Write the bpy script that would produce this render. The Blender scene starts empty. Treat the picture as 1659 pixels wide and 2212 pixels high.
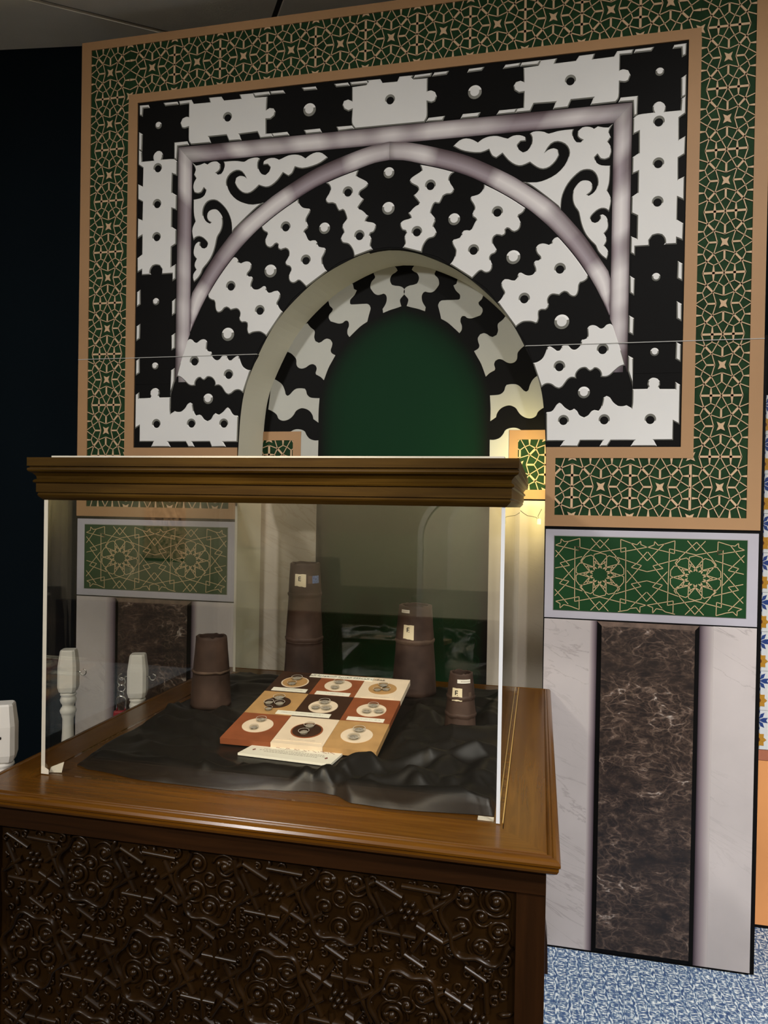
import bpy, bmesh, math, random
from mathutils import Vector, Matrix, noise
from mathutils.geometry import tessellate_polygon

S = bpy.context.scene
COL = S.collection
random.seed(7)

# ------------------------------------------------------------------ camera
cam = bpy.data.cameras.new('camera')
camo = bpy.data.objects.new('camera', cam)
COL.objects.link(camo)
camo.matrix_world = Matrix(((0.97693, -0.01781, 0.21281, 0.0),
                            (0.21357, 0.00610, -0.97691, 0.0),
                            (0.01610, 0.99982, 0.00976, 1.45),
                            (0, 0, 0, 1)))
cam.sensor_fit = 'VERTICAL'
cam.sensor_height = 24.0
cam.lens = 24.0 * 1542.9 / 2212.0
cam.clip_start = 0.02
S.camera = camo

# ------------------------------------------------------------------ world, lamps, exposure
world = bpy.data.worlds.new('room_air')
S.world = world
world.use_nodes = True
world.node_tree.nodes['Background'].inputs[0].default_value = (1.0, 0.93, 0.85, 1)
world.node_tree.nodes['Background'].inputs[1].default_value = 0.02
S.view_settings.view_transform = 'Standard'
S.view_settings.look = 'None'
S.view_settings.gamma = 1.0
S.view_settings.use_curve_mapping = False
S.view_settings.exposure = 0.0

TROFFERS = [(-1.5, -0.75), (0.75, -0.55), (-0.4, -2.2), (1.05, 0.95)]   # x, y of the ceiling light panels (their diffusers glow; the last is added fill)
l = bpy.data.lights.new('fill_light', 'AREA')        # added fill lamp, unseen, brightens the marble and carpet on the right
l.shape = 'RECTANGLE'; l.size = 1.1; l.size_y = 0.5; l.energy = 26.0; l.color = (1.0, 0.95, 0.91)
o = bpy.data.objects.new('fill_light', l); o.location = (1.05, 0.95, 3.262); COL.objects.link(o)
# unseen spots behind the camera, some added: position, aim, watts, size, beam, colour
SPOTS = [((-1.9, -1.9, 2.95), (-1.00, 2.41, 0.80), 285.0, 0.12, 78, (1.0, 0.975, 0.95)),
         ((1.3, -1.9, 2.95), (0.25, 2.41, 0.55), 185.0, 0.12, 78, (1.0, 0.965, 0.94)),
         ((1.7, -0.3, 3.0), (0.45, 2.30, -0.45), 430.0, 0.10, 60, (1.0, 0.965, 0.94)),  # added fill for the low right marble and carpet
         ((-0.45, -0.75, 2.95), (-0.55, 1.76, 0.87), 330.0, 0.05, 20, (1.0, 0.84, 0.62)),
         ((-1.5, -1.5, 3.20), (-2.2, -3.1, 1.40), 480.0, 0.06, 130, (1.0, 0.88, 0.70)),  # added wash on the back wall, for haze reflected in the case
         ((-2.6, -1.6, 3.0), (-3.25, -3.09, 1.30), 420.0, 0.05, 30, (1.0, 0.86, 0.66)),  # added to brighten the wall hanging's reflection
         ((-0.6, -1.9, 2.7), (-0.62, -3.09, 1.25), 110.0, 0.05, 42, (1.0, 0.90, 0.72))]  # added to brighten the alcove's reflection
for p, t, w, r, beam, c in SPOTS:
    l = bpy.data.lights.new('unseen_spot', 'SPOT')
    l.energy = w; l.color = c; l.shadow_soft_size = r; l.spot_size = math.radians(beam); l.spot_blend = 1.0
    o = bpy.data.objects.new('unseen_spot', l)
    o.location = p
    o.rotation_euler = (Vector(t)-Vector(p)).to_track_quat('-Z', 'Y').to_euler()
    COL.objects.link(o)

# ------------------------------------------------------------------ helpers
PI = math.pi
UC, D = -0.5281, 2.4131            # axis and front plane of the backdrop
ZC = 0.8592                        # counter height
NICHE = 0.19

def tag(o, label=None, cat=None, group=None, kind=None):
    if label: o['label'] = label
    if cat: o['category'] = cat
    if group: o['group'] = group
    if kind: o['kind'] = kind
    return o

def empty(name, loc, label, cat, group=None, rz=0.0):
    o = bpy.data.objects.new(name, None)
    o.empty_display_size = 0.05
    o.location = loc; o.rotation_euler = (0, 0, rz)
    COL.objects.link(o)
    return tag(o, label, cat, group)

def link(name, me, parent=None, mats=(), smooth=False):
    for m in mats: me.materials.append(m)
    o = bpy.data.objects.new(name, me)
    COL.objects.link(o)
    if parent is not None:
        o.parent = parent
        o.matrix_parent_inverse = Matrix.LocRotScale(parent.location, parent.rotation_euler, None).inverted() if parent.type == 'EMPTY' else Matrix()
    if smooth:
        for p in me.polygons: p.use_smooth = True
    return o

class MB:
    """collects faces, then links them as one mesh"""
    def __init__(s): s.v = []; s.f = []; s.m = []; s.uv = {}
    def quad(s, a, b, c, d, m=0):
        n = len(s.v); s.v += [a, b, c, d]; s.f.append((n, n+1, n+2, n+3)); s.m.append(m)
    def poly(s, pts, m=0):
        n = len(s.v); s.v += list(pts); s.f.append(tuple(range(n, n+len(pts)))); s.m.append(m)
    def tri(s, a, b, c, m=0):
        n = len(s.v); s.v += [a, b, c]; s.f.append((n, n+1, n+2)); s.m.append(m)
    def box(s, x0, x1, y0, y1, z0, z1, m=0):
        n = len(s.v)
        s.v += [(x0,y0,z0),(x1,y0,z0),(x1,y1,z0),(x0,y1,z0),(x0,y0,z1),(x1,y0,z1),(x1,y1,z1),(x0,y1,z1)]
        for f in ((0,3,2,1),(4,5,6,7),(0,1,5,4),(1,2,6,5),(2,3,7,6),(3,0,4,7)):
            s.f.append(tuple(n+i for i in f)); s.m.append(m)
    def lathe(s, prof, seg=20, c=(0,0,0), m=0, wob=None, cap0=False, cap1=False):
        n = len(s.v); k = len(prof)
        for i, (r, z) in enumerate(prof):
            for j in range(seg):
                a = 2*PI*j/seg
                rr, zz = (r, z) if wob is None else wob(i, a, r, z)
                s.v.append((c[0]+rr*math.cos(a), c[1]+rr*math.sin(a), c[2]+zz))
        for i in range(k-1):
            for j in range(seg):
                j2 = (j+1) % seg
                s.f.append((n+i*seg+j, n+i*seg+j2, n+(i+1)*seg+j2, n+(i+1)*seg+j)); s.m.append(m)
        if cap0: s.f.append(tuple(n+j for j in reversed(range(seg)))); s.m.append(m)
        if cap1: s.f.append(tuple(n+(k-1)*seg+j for j in range(seg))); s.m.append(m)
    def tube(s, pts, r, seg=6, m=0, flat=None, caps=True):
        """round tube along points; r is a number or list"""
        pts = [Vector(p) for p in pts]; n = len(s.v); k = len(pts)
        up = Vector((0, 0, 1))
        prev = None
        for i, p in enumerate(pts):
            t = (pts[min(i+1, k-1)] - pts[max(i-1, 0)]).normalized()
            if prev is None:
                a = t.cross(up)
                if a.length < 1e-4: a = t.cross(Vector((1, 0, 0)))
            else:
                a = prev - t*prev.dot(t)
                if a.length < 1e-5: a = t.cross(up)
            a.normalize(); prev = a; b = t.cross(a)
            rr = r[i] if isinstance(r, (list, tuple)) else r
            for j in range(seg):
                w = 2*PI*j/seg
                s.v.append(tuple(p + a*rr*math.cos(w) + b*rr*math.sin(w)))
        for i in range(k-1):
            for j in range(seg):
                j2 = (j+1) % seg
                s.f.append((n+i*seg+j, n+i*seg+j2, n+(i+1)*seg+j2, n+(i+1)*seg+j)); s.m.append(m)
        if caps:
            s.f.append(tuple(n+j for j in reversed(range(seg)))); s.m.append(m)
            s.f.append(tuple(n+(k-1)*seg+j for j in range(seg))); s.m.append(m)
    def mesh(s, name):
        me = bpy.data.meshes.new(name)
        me.from_pydata([tuple(v) for v in s.v], [], s.f)
        me.polygons.foreach_set('material_index', s.m)
        return me
    def build(s, name, mats, parent=None, smooth=False, weld=False, uvaxis=None, bevel=0.0):
        me = s.mesh(name)
        if weld or bevel:
            bm = bmesh.new(); bm.from_mesh(me)
            bmesh.ops.remove_doubles(bm, verts=bm.verts, dist=1e-5)
            bmesh.ops.recalc_face_normals(bm, faces=bm.faces)
            if bevel:
                bmesh.ops.bevel(bm, geom=[e for e in bm.edges if e.is_manifold and e.calc_face_angle(0) > 0.6], offset=bevel, segments=2, affect='EDGES', profile=0.6)
            bm.to_mesh(me); bm.free()
        if uvaxis is not None: grain_uv(me, uvaxis)
        mats = mats if isinstance(mats, (list, tuple)) else [mats]
        return link(name, me, parent, mats, smooth)

def grain_uv(me, axis):
    """UV in metres, u along the grain"""
    uv = me.uv_layers.new(name='grain')
    ot = [a for a in (0, 1, 2) if a != axis]
    for p in me.polygons:
        n = p.normal
        b = ot[0] if abs(n[ot[1]]) > abs(n[ot[0]]) else ot[1]
        for li in p.loop_indices:
            co = me.vertices[me.loops[li].vertex_index].co
            uv.data[li].uv = (co[axis], co[b] + 0.37*co[ot[0] if b == ot[1] else ot[1]])

def smooth_path(pts, closed=True, n=2, sharp=40):
    """Catmull-Rom points between gentle corners, straight between sharp ones"""
    P = [Vector(p) for p in pts]; k = len(P); out = []
    def corner(i):
        if not closed and (i == 0 or i == k-1): return True
        a = P[i]-P[i-1]; b = P[(i+1) % k]-P[i]
        if a.length < 1e-6 or b.length < 1e-6: return True
        return math.degrees(a.angle(b)) > sharp
    m = k if closed else k-1
    for i in range(m):
        a, b = P[i], P[(i+1) % k]; d = b-a
        ta = d if corner(i) else (b-P[i-1])*0.5
        tb = d if corner((i+1) % k) else (P[(i+2) % k]-a)*0.5
        if ta.length > 1.3*d.length: ta = ta.normalized()*d.length*1.3
        if tb.length > 1.3*d.length: tb = tb.normalized()*d.length*1.3
        out.append(a)
        for j in range(1, n+1):
            t = j/(n+1); t2 = t*t; t3 = t2*t
            out.append(a*(2*t3-3*t2+1)+ta*(t3-2*t2+t)+b*(-2*t3+3*t2)+tb*(t3-t2))
    if not closed: out.append(P[-1])
    return [(p.x, p.y) for p in out]

def area2(p): return sum(p[i-1][0]*p[i][1]-p[i][0]*p[i-1][1] for i in range(len(p)))
def ccw(p): return list(p) if area2(p) > 0 else list(reversed(p))
def mirror(p): return [(-x, y) for x, y in reversed(p)]
def mm(p): return [(x/1000.0, y/1000.0) for x, y in p]
def clean(p, eps=0.0004):
    q = []
    for a in p:
        if not q or (Vector(a)-Vector(q[-1])).length > eps: q.append(a)
    if (Vector(q[0])-Vector(q[-1])).length < eps: q.pop()
    return q

def offset(poly, d):
    """move a ccw outline inwards by d"""
    out = []; k = len(poly)
    for i in range(k):
        a, b, c = Vector(poly[i-1]), Vector(poly[i]), Vector(poly[(i+1) % k])
        e1 = (b-a).normalized(); e2 = (c-b).normalized()
        n1 = Vector((-e1.y, e1.x)); n2 = Vector((-e2.y, e2.x))
        n = n1+n2
        if n.length < 1e-3: n = n1
        n.normalize()
        q = max(0.55, n.dot(n1))
        out.append(tuple(b+n*(d/q)))
    return out

def W3(u, v, h, y0=D, u0=UC): return (u0+u, y0-h, v)

def plate(name, outer, holes, h0, h1, rim, mats, parent, y0=D, u0=UC, n=2, sharp=40):
    """raised print piece: face at h1, sloped rim down to h0. mats = face, dark rim, light rim"""
    outer = clean(ccw(smooth_path(outer, True, n, sharp) if n else outer))
    mb = MB()
    inner = offset(outer, rim) if rim else outer
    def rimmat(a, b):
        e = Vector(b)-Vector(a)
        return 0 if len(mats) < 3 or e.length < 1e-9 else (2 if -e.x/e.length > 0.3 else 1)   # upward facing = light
    k = len(outer)
    loops = [inner]
    hs = []
    for (cx, cy, r0, r1) in holes:
        hs.append([(cx+r0*math.cos(2*PI*j/24), cy+r0*math.sin(2*PI*j/24)) for j in range(24)])
        low = [(cx+r1*math.cos(2*PI*j/24), cy-(r0-r1)*0.55+r1*math.sin(2*PI*j/24)) for j in range(24)]
        for j in range(24):
            a, b, c, d = hs[-1][j], hs[-1][(j+1) % 24], low[(j+1) % 24], low[j]
            up = math.sin(2*PI*(j+.5)/24)
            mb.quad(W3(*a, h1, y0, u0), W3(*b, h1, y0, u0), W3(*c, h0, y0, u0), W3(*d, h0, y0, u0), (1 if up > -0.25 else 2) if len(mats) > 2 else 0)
        loops.append(list(reversed(hs[-1])))
    flat = [p for l in loops for p in l]
    base = len(mb.v)
    mb.v += [W3(*p, h1, y0, u0) for p in flat]
    for t in tessellate_polygon([[Vector((p[0], p[1], 0)) for p in l] for l in loops]):
        a, b, c = (flat[i] for i in t)
        if (b[0]-a[0])*(c[1]-a[1])-(c[0]-a[0])*(b[1]-a[1]) < 0: t = (t[0], t[2], t[1])
        mb.f.append(tuple(base+i for i in t)); mb.m.append(0)
    for i in range(k):
        a, b = outer[i], outer[(i+1) % k]
        if rim:
            c, d = inner[(i+1) % k], inner[i]
            mb.quad(W3(*a, h0, y0, u0), W3(*b, h0, y0, u0), W3(*c, h1, y0, u0), W3(*d, h1, y0, u0), rimmat(a, b))
            hh = h0
        else: hh = h1
        mb.quad(W3(*a, 0, y0, u0), W3(*b, 0, y0, u0), W3(*b, hh, y0, u0), W3(*a, hh, y0, u0), rimmat(a, b))
    return mb.build(name, mats, parent)

# ------------------------------------------------------------------ materials
def newmat(name):
    m = bpy.data.materials.new(name); m.use_nodes = True
    nt = m.node_tree; b = nt.nodes['Principled BSDF']
    return m, nt, b

def N(nt, typ, **kw):
    n = nt.nodes.new(typ)
    for k, v in kw.items():
        if k.startswith('i_'): n.inputs[k[2:].replace('_', ' ')].default_value = v
        else: setattr(n, k, v)
    return n

def ramp(nt, fac, stops):
    r = nt.nodes.new('ShaderNodeValToRGB')
    el = r.color_ramp.elements
    while len(el) < len(stops): el.new(0.5)
    for e, (p, c) in zip(el, stops):
        e.position = p; e.color = (*c, 1)
    nt.links.new(fac, r.inputs[0])
    return r.outputs[0]

def flat(name, col, rough=0.6, metal=0.0, vary=0.0, scale=8.0, spec=0.25, bump=0.0, bscale=200.0, coat=0.0):
    m, nt, b = newmat(name)
    b.inputs['Base Color'].default_value = (*col, 1)
    b.inputs['Roughness'].default_value = rough
    b.inputs['Metallic'].default_value = metal
    if spec is not None: b.inputs['Specular IOR Level'].default_value = spec
    if coat: b.inputs['Coat Weight'].default_value = coat; b.inputs['Coat Roughness'].default_value = 0.12
    if vary or bump:
        tc = N(nt, 'ShaderNodeTexCoord')
    if vary:
        nz = N(nt, 'ShaderNodeTexNoise', i_Scale=scale, i_Detail=4.0)
        nt.links.new(tc.outputs['Object'], nz.inputs['Vector'])
        c = ramp(nt, nz.outputs['Fac'], [(0.3, tuple(x*(1-vary) for x in col)), (0.7, tuple(min(1, x*(1+vary)) for x in col))])
        nt.links.new(c, b.inputs['Base Color'])
    if bump:
        nz2 = N(nt, 'ShaderNodeTexNoise', i_Scale=bscale, i_Detail=2.0)
        nt.links.new(tc.outputs['Object'], nz2.inputs['Vector'])
        bp = N(nt, 'ShaderNodeBump', i_Strength=bump, i_Distance=0.002)
        nt.links.new(nz2.outputs['Fac'], bp.inputs['Height'])
        nt.links.new(bp.outputs['Normal'], b.inputs['Normal'])
    return m

def wood(name, dark, light, rough=0.3, coat=0.3, scale=1.0, stain=0.0, spec=0.2):
    m, nt, b = newmat(name)
    uv = N(nt, 'ShaderNodeUVMap'); uv.uv_map = 'grain'
    mp = N(nt, 'ShaderNodeMapping'); mp.inputs['Scale'].default_value = (2.2*scale, 38*scale, 1)
    nt.links.new(uv.outputs[0], mp.inputs[0])
    n1 = N(nt, 'ShaderNodeTexNoise', i_Scale=1.6, i_Detail=7.0, i_Roughness=0.62, i_Distortion=0.6)
    nt.links.new(mp.outputs[0], n1.inputs['Vector'])
    c = ramp(nt, n1.outputs['Fac'], [(0.28, dark), (0.5, tuple((a+b_)/2 for a, b_ in zip(dark, light))), (0.72, light)])
    if stain:
        n3 = N(nt, 'ShaderNodeTexNoise', i_Scale=3.0, i_Detail=3.0)
        nt.links.new(uv.outputs[0], n3.inputs['Vector'])
        mx = N(nt, 'ShaderNodeMix', data_type='RGBA', blend_type='MULTIPLY'); mx.inputs['Factor'].default_value = stain
        nt.links.new(c, mx.inputs['A'])
        nt.links.new(ramp(nt, n3.outputs['Fac'], [(0.35, (0.45, 0.4, 0.35)), (0.65, (1, 1, 1))]), mx.inputs['B'])
        c = mx.outputs['Result']
    nt.links.new(c, b.inputs['Base Color'])
    b.inputs['Roughness'].default_value = rough
    b.inputs['Coat Weight'].default_value = coat
    b.inputs['Coat Roughness'].default_value = 0.15
    b.inputs['Specular IOR Level'].default_value = spec
    bp = N(nt, 'ShaderNodeBump', i_Strength=0.08, i_Distance=0.002)
    nt.links.new(n1.outputs['Fac'], bp.inputs['Height'])
    nt.links.new(bp.outputs['Normal'], b.inputs['Normal'])
    return m

def tube_print(name):
    """lilac-grey printed moulding: light along the middle, mauve towards the edges, cloudy along its length"""
    m, nt, b = newmat(name)
    uv = N(nt, 'ShaderNodeUVMap'); uv.uv_map = 'across'
    sep = N(nt, 'ShaderNodeSeparateXYZ'); nt.links.new(uv.outputs[0], sep.inputs[0])
    nz = N(nt, 'ShaderNodeTexNoise', noise_dimensions='1D', i_Scale=4.2, i_Detail=1.5)
    nt.links.new(sep.outputs['Y'], nz.inputs['W'])
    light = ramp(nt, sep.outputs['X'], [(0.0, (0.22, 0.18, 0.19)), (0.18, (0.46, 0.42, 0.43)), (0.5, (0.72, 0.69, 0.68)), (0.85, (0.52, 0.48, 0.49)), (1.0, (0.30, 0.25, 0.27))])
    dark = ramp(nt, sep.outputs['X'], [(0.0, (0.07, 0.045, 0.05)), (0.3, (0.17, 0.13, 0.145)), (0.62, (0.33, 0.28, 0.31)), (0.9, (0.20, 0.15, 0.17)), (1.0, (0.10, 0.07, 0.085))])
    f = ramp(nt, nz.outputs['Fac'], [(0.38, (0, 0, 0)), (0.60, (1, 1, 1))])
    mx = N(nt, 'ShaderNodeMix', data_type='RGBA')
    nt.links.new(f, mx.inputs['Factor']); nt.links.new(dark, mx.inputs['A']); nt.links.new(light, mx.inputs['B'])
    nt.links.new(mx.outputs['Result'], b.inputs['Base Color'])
    b.inputs['Roughness'].default_value = 0.55
    return m

def marble_pale(name, base, vein, scale=1.0, side_strips=False):
    m, nt, b = newmat(name)
    tc = N(nt, 'ShaderNodeTexCoord')
    mr_ = N(nt, 'ShaderNodeMapping'); mr_.inputs['Rotation'].default_value = (0, math.radians(-27), 0)
    nt.links.new(tc.outputs['Object'], mr_.inputs[0])
    mp = N(nt, 'ShaderNodeMapping'); mp.inputs['Scale'].default_value = (1.3*scale, 1, 6.5*scale)
    nt.links.new(mr_.outputs[0], mp.inputs[0])
    n1 = N(nt, 'ShaderNodeTexNoise', i_Scale=1.5, i_Detail=8.0, i_Roughness=0.62, i_Distortion=1.3)
    nt.links.new(mp.outputs[0], n1.inputs['Vector'])
    veins = ramp(nt, n1.outputs['Fac'], [(0.475, (0, 0, 0)), (0.495, (1, 1, 1)), (0.515, (0, 0, 0))])
    n2 = N(nt, 'ShaderNodeTexNoise', i_Scale=3.0*scale, i_Detail=5.0)
    nt.links.new(tc.outputs['Object'], n2.inputs['Vector'])
    cloud = ramp(nt, n2.outputs['Fac'], [(0.3, tuple(x*0.86 for x in base)), (0.7, tuple(min(1, x*1.06) for x in base))])
    n4 = N(nt, 'ShaderNodeTexNoise', i_Scale=2.0, i_Detail=2.0)
    nt.links.new(tc.outputs['Object'], n4.inputs['Vector'])
    mul = N(nt, 'ShaderNodeMath', operation='MULTIPLY'); nt.links.new(veins, mul.inputs[0])
    nt.links.new(ramp(nt, n4.outputs['Fac'], [(0.42, (0, 0, 0)), (0.62, (0.6, 0.6, 0.6))]), mul.inputs[1])
    mx = N(nt, 'ShaderNodeMix', data_type='RGBA'); nt.links.new(mul.outputs[0], mx.inputs['Factor'])
    nt.links.new(cloud, mx.inputs['A']); mx.inputs['B'].default_value = (*vein, 1)
    nt.links.new(mx.outputs['Result'], b.inputs['Base Color'])
    b.inputs['Roughness'].default_value = 0.45
    return m

def marble_brown(name):
    m, nt, b = newmat(name)
    tc = N(nt, 'ShaderNodeTexCoord')
    mp = N(nt, 'ShaderNodeMapping'); mp.inputs['Scale'].default_value = (0.75, 1.0, 1.30)
    nt.links.new(tc.outputs['Object'], mp.inputs[0])
    nd = N(nt, 'ShaderNodeTexNoise', i_Scale=9.0, i_Detail=5.0)
    nt.links.new(mp.outputs[0], nd.inputs['Vector'])
    ad = N(nt, 'ShaderNodeMix', data_type='VECTOR'); ad.inputs['Factor'].default_value = 0.16
    nt.links.new(mp.outputs[0], ad.inputs['A']); nt.links.new(nd.outputs['Color'], ad.inputs['B'])
    def cracks(sc, w):
        v = N(nt, 'ShaderNodeTexVoronoi', feature='DISTANCE_TO_EDGE', i_Scale=sc)
        nt.links.new(ad.outputs['Result'], v.inputs['Vector'])
        return ramp(nt, v.outputs['Distance'], [(0.0, (1, 1, 1)), (w*0.45, (0.35, 0.35, 0.35)), (w, (0, 0, 0))])
    c1, c2 = cracks(27.0, 0.11), cracks(62.0, 0.2)
    n2 = N(nt, 'ShaderNodeTexNoise', i_Scale=11.0, i_Detail=6.0, i_Roughness=0.75)
    nt.links.new(mp.outputs[0], n2.inputs['Vector'])
    msk = ramp(nt, n2.outputs['Fac'], [(0.38, (0, 0, 0)), (0.64, (1, 1, 1))])
    n3 = N(nt, 'ShaderNodeTexNoise', i_Scale=22.0, i_Detail=3.0)
    nt.links.new(mp.outputs[0], n3.inputs['Vector'])
    base = ramp(nt, n3.outputs['Fac'], [(0.3, (0.011, 0.007, 0.006)), (0.6, (0.026, 0.016, 0.012)), (0.8, (0.05, 0.03, 0.022))])
    mu = N(nt, 'ShaderNodeMath', operation='MULTIPLY'); nt.links.new(c1, mu.inputs[0]); nt.links.new(msk, mu.inputs[1])
    mu2 = N(nt, 'ShaderNodeMath', operation='MULTIPLY'); nt.links.new(c2, mu2.inputs[0]); nt.links.new(msk, mu2.inputs[1])
    mu3 = N(nt, 'ShaderNodeMath', operation='MULTIPLY'); nt.links.new(mu2.outputs[0], mu3.inputs[0]); mu3.inputs[1].default_value = 0.45
    a1 = N(nt, 'ShaderNodeMix', data_type='RGBA'); nt.links.new(mu.outputs[0], a1.inputs['Factor']); nt.links.new(base, a1.inputs['A'])
    nt.links.new(ramp(nt, n2.outputs['Fac'], [(0.48, (0.10, 0.062, 0.042)), (0.60, (0.20, 0.14, 0.105)), (0.72, (0.70, 0.62, 0.55))]), a1.inputs['B'])
    a2 = N(nt, 'ShaderNodeMix', data_type='RGBA'); nt.links.new(mu3.outputs[0], a2.inputs['Factor']); nt.links.new(a1.outputs['Result'], a2.inputs['A'])
    a2.inputs['B'].default_value = (0.16, 0.10, 0.07, 1)
    nt.links.new(a2.outputs['Result'], b.inputs['Base Color'])
    b.inputs['Roughness'].default_value = 0.4
    return m

def attr_print(name, attr='print', rough=0.55):
    m, nt, b = newmat(name)
    a = N(nt, 'ShaderNodeVertexColor'); a.layer_name = attr
    nt.links.new(a.outputs['Color'], b.inputs['Base Color'])
    b.inputs['Roughness'].default_value = rough
    b.inputs['Specular IOR Level'].default_value = 0.06
    return m

def acrylic(name, tint=(0.965, 0.965, 0.945)):
    """thin clear sheet: light goes straight through, grazing light is mirrored"""
    m, nt, b = newmat(name)
    nt.nodes.remove(b)
    out = nt.nodes['Material Output']
    tr = N(nt, 'ShaderNodeBsdfTransparent'); tr.inputs[0].default_value = (*tint, 1)
    gl = N(nt, 'ShaderNodeBsdfGlossy'); gl.inputs['Roughness'].default_value = 0.015
    lw = N(nt, 'ShaderNodeLayerWeight'); lw.inputs[0].default_value = 0.5
    pw = N(nt, 'ShaderNodeMath', operation='POWER'); nt.links.new(lw.outputs['Facing'], pw.inputs[0]); pw.inputs[1].default_value = 5.0
    mr = N(nt, 'ShaderNodeMapRange'); nt.links.new(pw.outputs[0], mr.inputs['Value']); mr.inputs['To Min'].default_value = 0.05; mr.inputs['To Max'].default_value = 0.95
    mx = N(nt, 'ShaderNodeMixShader')
    nt.links.new(mr.outputs[0], mx.inputs[0]); nt.links.new(tr.outputs[0], mx.inputs[1]); nt.links.new(gl.outputs[0], mx.inputs[2])
    nt.links.new(mx.outputs[0], out.inputs['Surface'])
    return m

def emit(name, col, strength):
    m, nt, b = newmat(name)
    b.inputs['Base Color'].default_value = (*col, 1)
    b.inputs['Emission Color'].default_value = (*col, 1)
    b.inputs['Emission Strength'].default_value = strength
    return m

def carpet(name):
    m, nt, b = newmat(name)
    tc = N(nt, 'ShaderNodeTexCoord')
    def noise_at(sx, sy, det=2.0):
        mp = N(nt, 'ShaderNodeMapping'); mp.inputs['Scale'].default_value = (sx, sy, 1)
        nt.links.new(tc.outputs['Object'], mp.inputs[0])
        n = N(nt, 'ShaderNodeTexNoise', i_Scale=1.0, i_Detail=det); nt.links.new(mp.outputs[0], n.inputs['Vector'])
        return n.outputs['Fac']
    a = ramp(nt, noise_at(175, 58), [(0.42, (0.035, 0.075, 0.19)), (0.52, (0.15, 0.25, 0.38)), (0.58, (0.74, 0.80, 0.82))])
    c = ramp(nt, noise_at(72, 165), [(0.44, (0.05, 0.10, 0.23)), (0.54, (0.22, 0.32, 0.42)), (0.59, (0.80, 0.85, 0.86))])
    wv = N(nt, 'ShaderNodeTexWave', wave_type='BANDS', bands_direction='X', i_Scale=8.5, i_Distortion=0.5, i_Detail=2.0)
    nt.links.new(tc.outputs['Object'], wv.inputs['Vector'])
    mx = N(nt, 'ShaderNodeMix', data_type='RGBA'); nt.links.new(wv.outputs['Fac'], mx.inputs['Factor']); nt.links.new(a, mx.inputs['A']); nt.links.new(c, mx.inputs['B'])
    nt.links.new(mx.outputs['Result'], b.inputs['Base Color'])
    b.inputs['Roughness'].default_value = 0.95
    bp = N(nt, 'ShaderNodeBump', i_Strength=0.6, i_Distance=0.004)
    nt.links.new(noise_at(220, 160), bp.inputs['Height']); nt.links.new(bp.outputs['Normal'], b.inputs['Normal'])
    return m

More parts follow.
